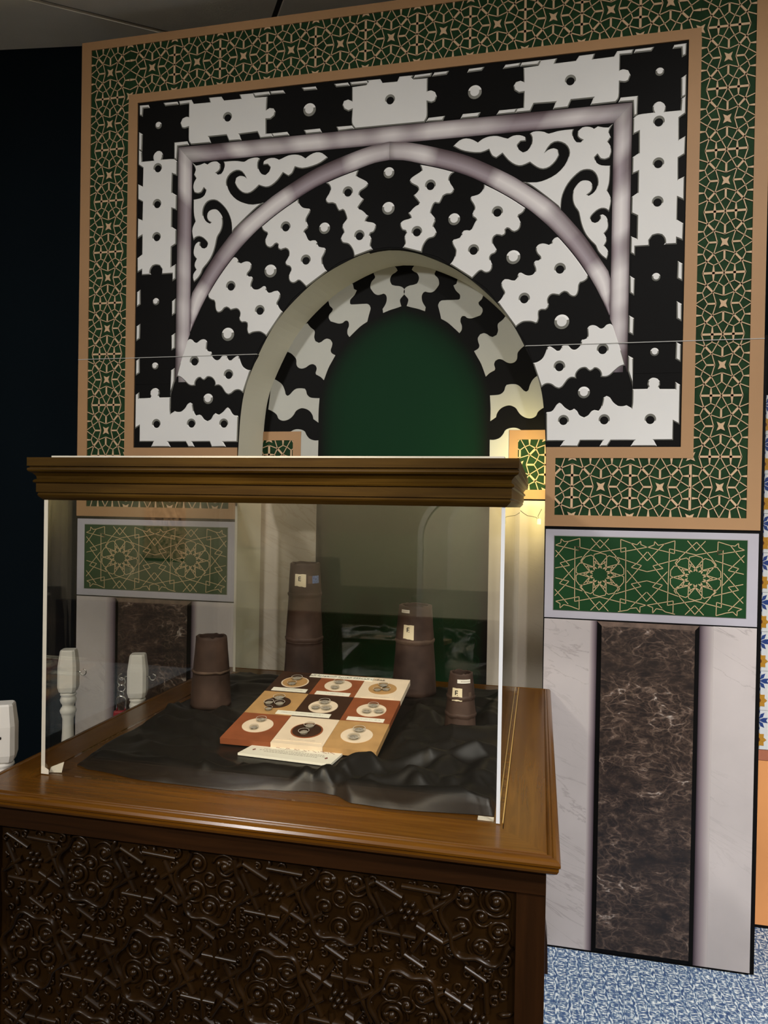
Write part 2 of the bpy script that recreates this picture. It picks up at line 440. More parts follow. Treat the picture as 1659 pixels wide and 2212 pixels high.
M = dict(
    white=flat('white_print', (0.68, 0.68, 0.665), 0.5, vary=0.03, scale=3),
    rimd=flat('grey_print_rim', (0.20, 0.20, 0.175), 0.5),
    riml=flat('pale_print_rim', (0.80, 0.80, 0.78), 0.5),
    black=flat('black_print', (0.0050, 0.0048, 0.0047), 0.5, vary=0.1, scale=2, spec=0.05),
    board=flat('black_board', (0.0050, 0.0048, 0.0047), 0.5, spec=0.05),
    tan=flat('tan_print', (0.365, 0.210, 0.100), 0.5, vary=0.06, scale=2.5),
    lat=flat('lattice_print', (0.54, 0.37, 0.225), 0.5),
    latg=flat('green_lattice_ground', (0.012, 0.036, 0.0135), 0.55, vary=0.25, scale=30, spec=0.06),
    green=flat('green_print', (0.010, 0.046, 0.014), 0.5, vary=0.08, scale=10, spec=0.1),
    gold=flat('gold_line_print', (0.50, 0.36, 0.20), 0.5),
    lilac=flat('lilac_print', (0.40, 0.385, 0.43), 0.5, vary=0.05, scale=4),
    tube=tube_print('lilac_tube_print'),
    marble=marble_pale('pale_marble_print', (0.485, 0.44, 0.425), (0.27, 0.235, 0.225)),
    nmarble=marble_pale('niche_marble_print', (0.50, 0.44, 0.38), (0.33, 0.27, 0.22)),
    brown=marble_brown('brown_marble_print'),
    nwhite=flat('niche_white_print', (0.47, 0.475, 0.435), 0.55, vary=0.03, scale=3, spec=0.1),  # creamier print, with the niche's weaker light put into the colour
    ret=flat('niche_side_paint', (0.60, 0.60, 0.56), 0.7, vary=0.03, scale=4),
    shade=attr_print('graded_print'),
    seam=flat('seam_edge', (0.42, 0.42, 0.40), 0.6),
    wood=wood('counter_wood', (0.066, 0.023, 0.0024), (0.125, 0.050, 0.0050), 0.24, 0.06),
    lid=wood('crown_wood', (0.024, 0.0110, 0.0010), (0.074, 0.039, 0.0055), 0.42, 0.0, 0.8, 0.5, 0.08),
    dark=wood('cabinet_wood', (0.012, 0.0045, 0.0012), (0.026, 0.0095, 0.0024), 0.4, 0.05),
    carve=flat('carved_wood', (0.0150, 0.0066, 0.0014), 0.30, vary=0.35, scale=14, spec=0.26),
    glass=acrylic('clear_acrylic'),
    edge=flat('frosted_acrylic_edge', (0.62, 0.58, 0.48), 0.5, bump=0.3, bscale=90),
    edgew=flat('bright_acrylic_edge', (0.64, 0.66, 0.69), 0.35),
    tape=flat('masking_tape', (0.75, 0.68, 0.55), 0.6),
    cloth=flat('black_satin', (0.0085, 0.0074, 0.0061), 0.44, spec=0.36, bump=0.05, bscale=400),
    clay=flat('brown_fired_clay', (0.055, 0.033, 0.025), 0.62, vary=0.45, scale=12, bump=0.25, bscale=60),
    clayd=flat('clay_inside', (0.030, 0.016, 0.011), 0.8, vary=0.3, scale=20),
    clayl=flat('clay_lip', (0.10, 0.065, 0.047), 0.7, vary=0.3, scale=40),
    paper=flat('cream_paper', (0.76, 0.66, 0.46), 0.7),
    label=flat('white_label', (0.78, 0.75, 0.68), 0.6),
    ink=flat('black_ink', (0.015, 0.012, 0.012), 0.6),
    inkl=flat('faded_ink', (0.28, 0.24, 0.20), 0.7),
    foil=flat('blue_foil_tape', (0.10, 0.14, 0.26), 0.35, vary=0.5, scale=150),
    cream=flat('cream_card', (0.72, 0.60, 0.46), 0.6, vary=0.05, scale=30),
    rust=flat('rust_card', (0.24, 0.072, 0.028), 0.6, vary=0.12, scale=30),
    sand=flat('tan_card', (0.43, 0.255, 0.105), 0.6, vary=0.10, scale=30),
    choc=flat('dark_brown_card', (0.045, 0.021, 0.012), 0.55, vary=0.15, scale=30),
    coin=flat('worn_coin_metal', (0.36, 0.325, 0.27), 0.4, metal=0.25, vary=0.4, scale=220),
    caps=acrylic('coin_capsule_plastic', (0.90, 0.90, 0.88)),
    capr=flat('capsule_ring', (0.62, 0.58, 0.52), 0.25),
    card=flat('caption_card', (0.78, 0.76, 0.66), 0.5),
    post=flat('white_gloss_paint', (0.74, 0.71, 0.655), 0.38, bump=0.06, bscale=25),
    metal=flat('bright_steel', (0.62, 0.62, 0.60), 0.2, metal=1.0),
    red=flat('red_lock_body', (0.28, 0.02, 0.03), 0.35),
    teal=flat('dark_teal_paint', (0.0010, 0.0038, 0.0062), 0.8, spec=0.08, vary=0.1, scale=2),
    wall=flat('beige_wall_paint', (0.42, 0.37, 0.27), 0.8, vary=0.05, scale=1.5),
    wall2=flat('brown_wall_paint', (0.13, 0.105, 0.08), 0.8, vary=0.1, scale=2),
    ceil=flat('ceiling_tile', (0.86, 0.82, 0.73), 0.9, vary=0.04, scale=6, bump=0.15, bscale=120),
    joint=flat('ceiling_joint', (0.10, 0.095, 0.085), 0.8),
    carpet=carpet('tweed_carpet'),
    orange=flat('orange_panel', (0.78, 0.34, 0.12), 0.5, vary=0.07, scale=3),
    terra=flat('terracotta_band', (0.42, 0.15, 0.085), 0.6, vary=0.15, scale=12),
    tile=flat('white_glazed_tile', (0.70, 0.72, 0.72), 0.3),
    cobalt=flat('cobalt_glaze', (0.03, 0.06, 0.22), 0.3),
    yellow=flat('ochre_glaze', (0.50, 0.25, 0.03), 0.3),
    brownp=flat('brown_glaze', (0.14, 0.045, 0.015), 0.3),
    lamp=emit('troffer_diffuser', (1.0, 0.96, 0.9), 3.0),
    led=emit('warm_led_strip', (1.0, 0.82, 0.36), 6.0),
    wire=flat('thin_black_wire', (0.02, 0.018, 0.012), 0.5),
    weave=flat('brown_woven_textile', (0.50, 0.33, 0.20), 0.8, vary=0.6, scale=25),
    blocker=flat('dark_brown_blocker', (0.020, 0.014, 0.010), 0.95, vary=0.3, scale=8, spec=0.05),
    alc=flat('pale_alcove_plaster', (0.78, 0.72, 0.58), 0.8),
)
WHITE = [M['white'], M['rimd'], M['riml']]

# ------------------------------------------------------------------ traced outlines of the printed design (mm, right half, axis at 0)
VOUS=[([(225,2575),(214,2567),(209,2554),(213,2540),(221,2528),(226,2518),(224,2510),(215,2503),(201,2503),(190,2498),(185,2487),(179,2476),(173,2474),(163,2477),(158,2473),(153,2461),(149,2448),(150,2442),(156,2435),(163,2425),(165,2415),(160,2406),(158,2398),(164,2389),(169,2377),(166,2368),(159,2361),(145,2358),(136,2352),(127,2339),(122,2326),(120,2312)],[(52,2333),(58,2341),(60,2351),(57,2365),(61,2377),(64,2382),(61,2389),(50,2393),(44,2403),(42,2413),(46,2421),(56,2427),(71,2430),(79,2433),(77,2439),(70,2448),(70,2451),(77,2455),(84,2463),(95,2472),(105,2476),(107,2481),(100,2491),(90,2503),(87,2509),(94,2514),(102,2522),(103,2530),(99,2537),(87,2544),(76,2552),(73,2560),(78,2569),(94,2579),(107,2586),(114,2591),(112,2599),(108,2608),(108,2612)],[(145,2539),(101,2385)]),([(462,2440),(463,2436),(459,2427),(451,2420),(443,2416),(441,2410),(446,2399),(450,2389),(448,2376),(441,2366),(429,2361),(419,2365),(411,2373),(405,2375),(400,2371),(401,2362),(398,2355),(388,2350),(381,2353),(371,2355),(363,2350),(359,2341),(360,2328),(366,2317),(372,2307),(371,2300),(365,2294),(356,2291),(351,2284),(351,2277),(355,2266),(359,2255),(357,2243),(350,2234),(339,2231),(330,2234),(323,2239),(316,2238),(307,2230),(292,2215)],[(216,2267),(225,2278),(232,2293),(234,2306),(234,2314),(229,2323),(223,2335),(222,2343),(227,2350),(238,2352),(248,2355),(253,2363),(255,2371),(261,2378),(271,2379),(280,2377),(287,2381),(292,2390),(297,2401),(302,2409),(299,2415),(290,2421),(288,2429),(291,2437),(295,2448),(294,2456),(289,2466),(282,2477),(281,2485),(285,2491),(297,2493),(310,2497),(321,2508),(325,2520),(325,2528)],[(372,2433),(295,2311)]),([(667,2205),(667,2198),(662,2191),(652,2185),(644,2183),(640,2175),(639,2160),(635,2146),(628,2139),(620,2139),(610,2144),(602,2153),(593,2156),(585,2152),(578,2145),(569,2147),(556,2149),(547,2144),(542,2134),(543,2123),(545,2116),(542,2106),(534,2099),(521,2100),(514,2096),(513,2087),(514,2073),(510,2059),(503,2056),(492,2061),(478,2063),(462,2062),(448,2054),(439,2046)],[(378,2131),(389,2142),(396,2154),(399,2163),(397,2168),(391,2178),(388,2189),(392,2201),(400,2208),(412,2207),(423,2203),(433,2202),(440,2209),(442,2218),(446,2226),(453,2227),(460,2223),(469,2218),(479,2216),(490,2218),(497,2225),(499,2232),(497,2241),(493,2251),(495,2259),(500,2264),(509,2264),(514,2268),(513,2275),(504,2285),(499,2298),(501,2308),(508,2316),(520,2319),(531,2317),(541,2313),(549,2317),(552,2326),(559,2334),(568,2337)],[(578,2233),(465,2141)]),([(788,1911),(780,1910),(769,1905),(754,1892),(741,1880),(728,1875),(712,1876),(713,1885),(709,1895),(700,1903),(693,1904),(686,1898),(679,1895),(673,1898),(666,1905),(658,1906),(647,1902),(638,1892),(635,1882),(637,1872),(630,1874),(620,1875),(610,1869),(602,1858),(593,1846),(582,1840),(570,1844),(560,1852),(550,1856),(538,1855),(525,1845)],[(497,1927),(511,1930),(525,1939),(533,1951),(539,1967),(542,1977),(549,1981),(556,1978),(566,1971),(573,1965),(581,1965),(586,1971),(589,1979),(595,1983),(603,1983),(610,1981),(618,1971),(626,1967),(634,1968),(643,1975),(648,1983),(649,1992),(652,1999),(658,1999),(666,2002),(669,2011),(668,2025),(668,2034),(674,2042),(684,2045),(696,2042),(707,2034),(714,2033),(721,2037),(727,2044),(737,2047),(743,2045),(747,2041)],[(717,1966),(582,1914)])]
DOTS=[(-4,2593,19),(-4,2471,22),(228,2418,20),(427,2279,23),(587,2059,24),(661,1827,19),(290,2838,23),(875,2840,13),(876,2190,13),(876,1952,13)]
SLAB=([(542,1761),(545,1765),(557,1766),(566,1773),(575,1788),(584,1795),(591,1791),(602,1779),(617,1769),(625,1771),(631,1775),(641,1767),(649,1753),(663,1746),(676,1753),(685,1765),(695,1770),(708,1767),(715,1777),(720,1796),(722,1809),(732,1815),(743,1809),(753,1794),(768,1782),(783,1781),(794,1784),(809,1775),(811,1791),(811,1835),(857,1835),(860,1841),(856,1850),(859,1862),(868,1869),(876,1870),(886,1867),(894,1858),(895,1847),(891,1840),(894,1834),(940,1833),(940,1856),(955,1846),(955,1720),(937,1731),(937,1671),(879,1671),(889,1652),(809,1652),(820,1670),(748,1670),(737,1652),(713,1652),(723,1670),(653,1670),(645,1651),(589,1652),(600,1669),(544,1669)],[(598,1737),(726,1738),(867,1738)])
SIDE=([(797,2700),(813,2711),(859,2713),(856,2721),(856,2731),(861,2741),(870,2746),(879,2746),(889,2739),(895,2727),(895,2719),(893,2712),(939,2712),(941,2747),(955,2756),(955,2701),(936,2688),(937,2620),(956,2630),(955,2573),(936,2562),(937,2495),(955,2503),(955,2427),(936,2438),(936,2368),(955,2355),(954,2301),(936,2310),(936,2291),(898,2291),(901,2299),(898,2312),(890,2322),(877,2325),(863,2322),(853,2308),(854,2290),(811,2290),(811,2262),(797,2271),(797,2325),(815,2316),(815,2388),(797,2398),(797,2450),(815,2462),(815,2529),(797,2522),(797,2576),(816,2588),(815,2656),(797,2648)],[(875,2683),(876,2551),(876,2429)])
TOPC=([(-137,2901),(-85,2903),(-79,2911),(-87,2919),(-36,2918),(-28,2904),(24,2903),(31,2919),(81,2918),(75,2909),(80,2904),(130,2903),(130,2859),(142,2860),(155,2853),(162,2837),(156,2821),(143,2817),(130,2822),(131,2774),(121,2754),(-123,2755),(-136,2776),(-135,2822),(-148,2818),(-164,2827),(-170,2841),(-165,2856),(-150,2860),(-136,2853)],[(-3,2843)])
TOPR=([(448,2901),(497,2903),(505,2919),(557,2920),(550,2904),(616,2905),(626,2920),(676,2921),(670,2904),(735,2905),(744,2921),(795,2921),(790,2906),(754,2907),(754,2859),(764,2861),(779,2856),(787,2839),(781,2822),(770,2818),(754,2821),(753,2773),(743,2757),(664,2756),(673,2778),(604,2778),(594,2756),(546,2755),(554,2776),(485,2778),(474,2755),(425,2755),(432,2769),(450,2770),(451,2820),(435,2819),(420,2830),(417,2844),(425,2857),(440,2860),(450,2855)],[(600,2843)])
CHIPS=[[(796,2199),(812,2188),(811,2134),(797,2144)],[(796,2072),(812,2062),(811,2007),(796,2016)],[(796,1943),(812,1934),(812,1836),(808,1855),(796,1894)],[(940,2238),(955,2228),(955,2173),(939,2183)],[(939,2111),(955,2101),(955,2046),(940,2056)],[(940,1982),(955,1973),(955,1918),(939,1928)],[(79,2906),(85,2918),(145,2919),(140,2907)],[(144,2906),(152,2919),(202,2919),(194,2907)],[(263,2906),(269,2918),(321,2919),(312,2907)],[(381,2905),(390,2918),(440,2919),(435,2907)],[(125,2755),(135,2768),(191,2769),(184,2753)],[(243,2754),(251,2769),(311,2769),(302,2754)],[(363,2755),(372,2769),(431,2769),(424,2755)],[(438,2906),(443,2919),(505,2920),(496,2905)],[(795,2908),(800,2920),(857,2921),(849,2908)],[(912,2908),(917,2920),(954,2921),(953,2885),(940,2878),(938,2908)],[(939,2813),(955,2823),(955,2757),(940,2750)],[(751,2756),(758,2771),(811,2771),(810,2712),(798,2705),(795,2755)]]
SPAN=[(220,2664),(241,2682),(263,2687),(286,2680),(303,2669),(319,2680),(341,2686),(367,2685),(389,2677),(402,2673),(419,2681),(440,2681),(457,2674),(461,2667),(461,2659),(444,2659),(434,2648),(438,2634),(452,2623),(467,2628),(479,2647),(480,2669),(473,2682),(484,2688),(502,2688),(520,2684),(534,2677),(559,2682),(584,2684),(614,2684),(610,2671),(614,2653),(623,2641),(636,2639),(642,2645),(632,2651),(625,2661),(626,2675),(640,2687),(657,2688),(670,2684),(677,2679),(689,2686),(706,2681),(722,2679),(737,2691),(727,2673),(724,2661),(730,2646),(721,2632),(730,2617),(733,2599),(727,2581),(712,2576),(698,2580),(689,2594),(681,2586),(687,2569),(703,2559),(727,2556),(730,2556),(730,2525),(728,2498),(722,2475),(730,2460),(735,2442),(731,2418),(728,2407),(719,2416),(705,2419),(689,2412),(674,2397),(672,2388),(676,2379),(685,2375),(695,2378),(701,2386),(701,2393),(700,2399),(709,2401),(719,2394),(725,2381),(728,2364),(725,2350),(715,2338),(722,2324),(723,2312),(716,2299),(726,2286),(729,2271),(724,2254),(708,2267),(695,2284),(688,2301),(673,2317),(657,2338),(646,2362),(639,2386),(633,2413),(623,2428),(616,2443),(613,2462),(615,2482),(624,2499),(638,2513),(654,2515),(668,2510),(675,2499),(676,2486),(670,2474),(660,2467),(664,2464),(677,2471),(688,2485),(692,2505),(687,2527),(674,2543),(656,2548),(637,2544),(616,2527),(599,2507),(587,2484),(580,2460),(577,2422),(568,2437),(498,2497),(472,2516),(451,2525),(498,2521),(530,2528),(561,2543),(586,2568),(599,2596),(599,2618),(586,2637),(563,2647),(542,2641),(523,2616),(533,2624),(551,2628),(565,2621),(569,2604),(559,2585),(540,2567),(518,2561),(497,2569),(475,2587),(450,2578),(428,2582),(404,2600),(385,2624),(365,2611),(350,2620),(340,2641),(313,2633),(275,2638),(245,2648)]
NICHE_D=[[(33,2331),(27,2320),(35,2313),(47,2306),(54,2292),(53,2279),(47,2268),(34,2264),(20,2262),(6,2256),(-3,2245),(-2,2234),(6,2224),(15,2213),(15,2203),(10,2187),(29,2181),(52,2175),(79,2165),(81,2180),(73,2192),(67,2206),(66,2222),(71,2233),(79,2237),(89,2234),(101,2233),(112,2238),(121,2248),(129,2261),(128,2275),(123,2286),(113,2296),(112,2304),(115,2308),(122,2327),(53,2346)],[(197,2278),(193,2260),(182,2254),(191,2236),(206,2220),(207,2206),(201,2202),(142,2202),(132,2197),(127,2185),(130,2171),(135,2153),(139,2135),(162,2121),(184,2102),(207,2080),(215,2092),(215,2108),(210,2121),(211,2135),(217,2142),(226,2141),(235,2134),(249,2132),(264,2136),(282,2142),(289,2154),(288,2167),(277,2179),(274,2188),(279,2194),(287,2202),(293,2220),(311,2250),(235,2294)],[(374,2138),(361,2122),(347,2111),(344,2101),(346,2084),(341,2069),(327,2062),(316,2066),(307,2073),(295,2077),(282,2073),(274,2060),(276,2045),(280,2033),(276,2022),(261,2013),(273,1992),(288,1965),(305,1920),(319,1933),(336,1942),(338,1949),(334,1964),(338,1976),(350,1982),(364,1979),(378,1970),(393,1966),(407,1970),(415,1981),(416,1998),(420,2008),(439,2026),(467,2037),(420,2127)],[(321,1852),(342,1853),(359,1856),(371,1867),(375,1881),(380,1889),(394,1891),(413,1890),(427,1882),(439,1869),(449,1863),(457,1869),(461,1884),(471,1905),(487,1919),(513,1933),(527,1812),(509,1804),(492,1791),(485,1776),(469,1768),(450,1770),(434,1779),(423,1791),(414,1805),(400,1813),(388,1815),(372,1811),(358,1802),(348,1788),(344,1773),(324,1759),(324,1805)],[(323,1692),(340,1692),(359,1699),(371,1713),(378,1726),(392,1733),(409,1735),(423,1732),(436,1725),(392,1726),(397,1467),(325,1466)]]
TRAC=[[(642,1326),(721,1309),(800,1326),(803,1146),(722,1164),(644,1146),(642,1326)],[(580,1328),(658,1312),(657,1352),(621,1341),(608,1340),(598,1349),(597,1336),(580,1328)],[(642,1326),(658,1323),(658,1312),(642,1314)],[(784,1352),(785,1311),(865,1329)],[(784,1352),(815,1341),(834,1336),(845,1348),(846,1337),(865,1329)],[(694,1353),(721,1322),(747,1353)],[(675,1300),(720,1349),(769,1299),(782,1282),(778,1274)],[(675,1300),(661,1279),(665,1271)],[(675,1178),(721,1121),(769,1177)],[(695,1120),(722,1149),(750,1119)],[(668,1185),(660,1194),(673,1206)],[(777,1184),(784,1193),(773,1208)],[(815,1342),(866,1286)],[(818,1263),(835,1277),(865,1314)],[(767,1296),(849,1270),(804,1213)],[(866,1251),(818,1263)],[(771,1176),(849,1203),(805,1253)],[(867,1222),(819,1210),(866,1156)],[(819,1136),(865,1185)],[(786,1123),(786,1161),(868,1143)],[(780,1119),(809,1125),(817,1131),(836,1134),(847,1119),(847,1137),(866,1144)],[(581,1289),(621,1341)],[(665,1293),(596,1270),(641,1216)],[(581,1253),(626,1263),(580,1312)],[(582,1221),(625,1211),(581,1162)],[(668,1181),(595,1203),(639,1254)],[(659,1120),(658,1162),(584,1144),(598,1137),(598,1122),(610,1134),(630,1130),(659,1120)],[(581,1183),(624,1136)]]
TRACC=((721,1236),(866,1241),(720,1308))

# ------------------------------------------------------------------ room shell
def struct(name, mb, m, **kw):
    o = mb.build(name, m, None, **kw); o['kind'] = 'structure'; return o
mb = MB(); mb.box(-4.3, 3.3, -3.1, 3.7, -0.05, 0.0); struct('floor', mb, M['carpet'])
CZ = 3.292
mb = MB(); mb.box(-4.3, 3.3, -3.1, 3.7, CZ+0.012, CZ+0.06); ceiling = struct('ceiling', mb, M['joint'])
# the wall behind the backdrop stands a few degrees askew to it
wd = Vector((math.cos(math.radians(6.7)), math.sin(math.radians(6.7)), 0)); wn = Vector((-wd.y, wd.x, 0))
w0 = Vector((-1.72, 2.60, 0))
def wallseg(name, s0, s1, m):
    a = w0+wd*s0; b = w0+wd*s1
    mb = MB()
    P = [a, b, b+wn*0.08, a+wn*0.08]
    lo = [tuple(p) for p in P]; hi = [(p.x, p.y, CZ+0.012) for p in P]
    mb.quad(*[lo[i] for i in (0, 3, 2, 1)]); mb.quad(*hi)
    for i in range(4): mb.quad(lo[i], lo[(i+1) % 4], hi[(i+1) % 4], hi[i])
    return struct(name, mb, m)
wallseg('wall_front', -2.62, 5.10, M['teal'])
mb = MB(); mb.box(-4.38, -4.3, -3.1, 2.4, 0, CZ+0.012); struct('wall_left', mb, M['wall2'])
mb = MB(); mb.box(3.3, 3.38, -3.1, 3.2, 0, CZ+0.012); struct('wall_right', mb, M['wall'])
mb = MB(); mb.box(-4.3, 3.3, -3.18, -3.1, 0, CZ+0.012); struct('wall_back', mb, M['wall'])
mb = MB(); mb.box(-4.3, 3.3, -3.1, -3.03, 0, 0.54); struct('trim_1', mb, M['choc'])

# ceiling tiles on a grid turned 34 degrees, dark joints between
ga = math.atan2(0.246, 0.366); ea = Vector((math.cos(ga), math.sin(ga), 0)); eb = Vector((-ea.y, ea.x, 0))
p1 = Vector((-1.491, 2.556, 0)); p2 = Vector((-0.96, 2.484, 0))
g0 = p1 + ea*((p2-p1).dot(ea))
TL_, TW_ = 1.20, 0.60
mb = MB(); mb.box(0.011, TL_-0.011, 0.011, TW_-0.011, 0, 0.016)
tile_me = mb.mesh('ceiling_tile'); tile_me.materials.append(M['ceil'])
inv = Matrix.Rotation(ga, 4, 'Z')
first = True
for i in range(-7, 7):
    for j in range(-11, 11):
        c = g0 + ea*(i*TL_) + eb*(j*TW_)
        mid = c + ea*TL_/2 + eb*TW_/2
        if not (-3.6 < mid.x < 2.6 and -2.4 < mid.y): continue
        # stay this side of the front wall
        cs = [c, c+ea*TL_, c+eb*TW_, c+ea*TL_+eb*TW_]
        if min((q-w0).dot(wn) for q in cs) > -0.01: continue
        if any(abs(mid.x-x) < 0.95 and abs(mid.y-y) < 0.62 for x, y in TROFFERS): continue
        o = bpy.data.objects.new('ceiling_panel', tile_me)
        if max((q-w0).dot(wn) for q in cs) > -0.005:      # cut at the wall
            bm = bmesh.new(); bm.from_mesh(tile_me)
            loc = inv.to_3x3().inverted() @ (w0-c); nl = inv.to_3x3().inverted() @ wn
            bmesh.ops.bisect_plane(bm, geom=bm.verts[:]+bm.edges[:]+bm.faces[:], plane_co=loc-nl*0.004, plane_no=nl, clear_outer=True)
            me = bpy.data.meshes.new('ceiling_tile_cut'); bm.to_mesh(me); bm.free(); me.materials.append(M['ceil'])
            if not len(me.polygons): continue
            o = bpy.data.objects.new('ceiling_panel', me)
        COL.objects.link(o)
        o.parent = ceiling
        o.location = (c.x, c.y, CZ); o.rotation_euler = (0, 0, ga)

for i, (x, y) in enumerate(TROFFERS):
    t = empty('ceiling_light', (x, y, CZ), ['ceiling light panel above and left of the camera', 'ceiling light panel above and right of the camera', 'ceiling light panel farthest behind the camera', 'added fill light panel, unseen, over the floor right of the cabinet'][i], 'ceiling light', 'ceiling light panels')
    mb = MB()
    for a, b, c, d in ((-.6, .6, -.3, -.26), (-.6, .6, .26, .3), (-.6, -.56, -.26, .26), (.56, .6, -.26, .26)): mb.box(x+a, x+b, y+c, y+d, CZ-0.02, CZ+0.012)
    mb.build('frame', M['post'], t)
    mb = MB(); mb.box(x-.56, x+.56, y-.26, y+.26, CZ-0.008, CZ+0.01); mb.build('diffuser', M['lamp'], t)

# ------------------------------------------------------------------ the mihrab backdrop
P = empty('mihrab_backdrop', (UC, D, 0), 'tall printed mihrab backdrop with a pointed arch niche and black and white stonework', 'backdrop')
VS = 1.9835
OPEN = mm([(0, 2334), (52, 2329), (120, 2310), (216, 2265), (291, 2213), (378, 2130), (438, 2045), (497, 1925), (524, 1845), (536, 1765), (541, 1690), (544, 1620)])
OPEN = smooth_path(OPEN, False, 3, 60) + [(0.5455, 1.14), (0.549, 0.0)]
def cut_at(v):      # opening half-width at height v
    for a, b in zip(OPEN, OPEN[1:]):
        if (a[1]-v)*(b[1]-v) <= 0: return a[0]+(b[0]-a[0])*(a[1]-v)/(a[1]-b[1]+1e-12)
above = [p for p in OPEN if p[1] > VS]; below = [p for p in OPEN if p[1] < VS]
uS = cut_at(VS)
upper = [(uS, VS+.001), (1.196, VS+.001), (1.196, 3.1786), (-1.196, 3.1786), (-1.196, VS+.001), (-uS, VS+.001)] + [(-u, v) for u, v in reversed(above)] + [p for p in above[1:]]
plate('upper_board', [p for p in upper], [], -0.001, 0.0, 0, [M['board']], P, y0=D, n=0)
def thick(name, poly, y0, y1, m, parent):
    poly = clean(ccw(poly)); mb = MB(); k = len(poly)
    for y, s in ((y0, 1), (y1, -1)):
        b = len(mb.v); mb.v += [(UC+u, y, v) for u, v in poly]
        for t in tessellate_polygon([[Vector((u, v, 0)) for u, v in poly]]):
            mb.f.append(tuple(b+i for i in (t if s > 0 else reversed(t)))); mb.m.append(0)
    for i in range(k):
        a, c = poly[i], poly[(i+1) % k]
        mb.quad((UC+a[0], y0, a[1]), (UC+c[0], y0, c[1]), (UC+c[0], y1, c[1]), (UC+a[0], y1, a[1]))
    bm = bmesh.new(); me = mb.mesh(name); bm.from_mesh(me); bmesh.ops.remove_doubles(bm, verts=bm.verts, dist=1e-6)
    bmesh.ops.recalc_face_normals(bm, faces=bm.faces); bm.to_mesh(me); bm.free()
    return link(name, me, parent, [m])
bpy.data.objects.remove(bpy.data.objects['upper_board'])
thick('upper_board', upper, D, D+0.018, M['board'], P)
for s in (1, -1):
    pier = [(uS, VS-.001), (1.196, VS-.001), (1.196, 0.008), (0.549, 0.008)] + [p for p in reversed(below) if p[1] > 0.5]
    thick('lower_board', pier if s > 0 else mirror(pier), D, D+0.018, M['board'], P)
    mb = MB(); a, b = (1.150, 1.2075)
    if s < 0: a, b = -b, -a
    mb.box(UC+a, UC+b, D+0.006, D+0.05, 0.0, VS-0.02); mb.build('backing_batten', M['board'], P)
    mb = MB(); a, b = (0.552, 1.19)
    if s < 0: a, b = -b, -a
    mb.box(UC+a, UC+b, D+0.002, D+0.03, 0.0, 0.02); mb.build('bottom_rail', M['board'], P)

# arch: outer edge of the voussoirs
ARC = smooth_path(mm([(0, 2634), (50, 2629), (108, 2613), (226, 2576), (325, 2529), (462, 2440), (575, 2331), (667, 2206), (738, 2062), (788, 1911), (806, 1775)]), False, 2, 60)
arcR = lambda a, b: [p for p in ARC if a <= p[1] <= b]

def mirror_pair(fn):
    for s in (1, -1): fn(s)

# white voussoirs and the black ones between
HR, HR2 = 0.0185, 0.0135
V = [(mm(r), mm(l), [(x/1000, y/1000, HR, HR2) for x, y in h]) for r, l, h in VOUS]
def on_arc(lo, hi):      # arc points strictly between two heights, ordered downwards
    return [p for p in ARC if lo[1] > p[1] > hi[1]]
for r, l, h in V:
    out = r + l + on_arc(l[-1], r[0])[:]
    for s in (1, -1):
        plate('white_voussoir', out if s > 0 else mirror(out), h if s > 0 else [(-a, b, c, d) for a, b, c, d in h], 0.0012, 0.0042, 0.0036, WHITE, P)
def black_block(poly, name='black_voussoir', h=0.002): return plate(name, poly, [], h, h, 0, [M['black']], P, n=1)
l0 = V[0][1]
black_block([(x, y) for x, y in l0] + [(0.05, 2.629), (0, 2.634), (-0.05, 2.629)] + [(-x, y) for x, y in reversed(l0)] + [(0, 2.338)])
for i in range(3):
    r = V[i][0]; l = V[i+1][1]
    poly = r + [((r[-1][0]+l[0][0])/2+0.006, (r[-1][1]+l[0][1])/2+0.006)] + l + list(reversed([p for p in ARC if r[0][1] > p[1] > l[-1][1]]))
    for s in (1, -1): black_block(poly if s > 0 else mirror(poly))
r = V[3][0]; sl = mm(SLAB[0])
poly = r + [(0.5335, 1.80)] + sl[:29] + [(0.808, 1.80), (0.797, 1.87)]
for s in (1, -1): black_block(poly if s > 0 else mirror(poly))

# studs on the black stones
for u, v, rr in DOTS:
    u, v, rr = u/1000, v/1000, rr/1000
    ring = [(rr*math.cos(2*PI*j/22), rr*math.sin(2*PI*j/22)) for j in range(22)]
    for s in ((1, -1) if abs(u) > 0.02 else (1,)):
        uu = s*u if abs(u) > 0.02 else 0.0
        plate('stud', [(uu+a, v+b) for a, b in ring], [], 0.0025, 0.0058, rr*0.34, WHITE, P, n=0)

# jigsaw border
def white_block(data, holes, name='white_block', both=True):
    out = mm(data); hh = [(x/1000, y/1000, 0.0175, 0.0130) for x, y in holes]
    for s in ((1, -1) if both else (1,)):
        plate(name, out if s > 0 else mirror(out), hh if s > 0 else [(-a, b, c, d) for a, b, c, d in hh], 0.0012, 0.0042, 0.0032, WHITE, P, sharp=34)
white_block(*SLAB, name='white_base_block'); white_block(*SIDE); white_block(*TOPR)
tc_ = TOPC[0]; white_block(tc_, [(0, TOPC[1][0][1])], both=False)
for c in CHIPS:
    c = mm(c)
    if c[0][0] < -0.03: continue
    for s in (1, -1): plate('white_chip', c if s > 0 else mirror(c), [], 0.0014, 0.004, 0.0035, WHITE, P, n=0)
for s in (1, -1):
    for a, b, c, d in ((0.135, 0.445, 2.757, 2.925), (0.760, 0.955, 2.690, 2.925), (0.800, 0.955, 1.885, 2.25)):
        q = [(a, c), (b, c), (b, d), (a, d)]
        black_block(q if s > 0 else mirror(q), 'black_block', 0.0011)

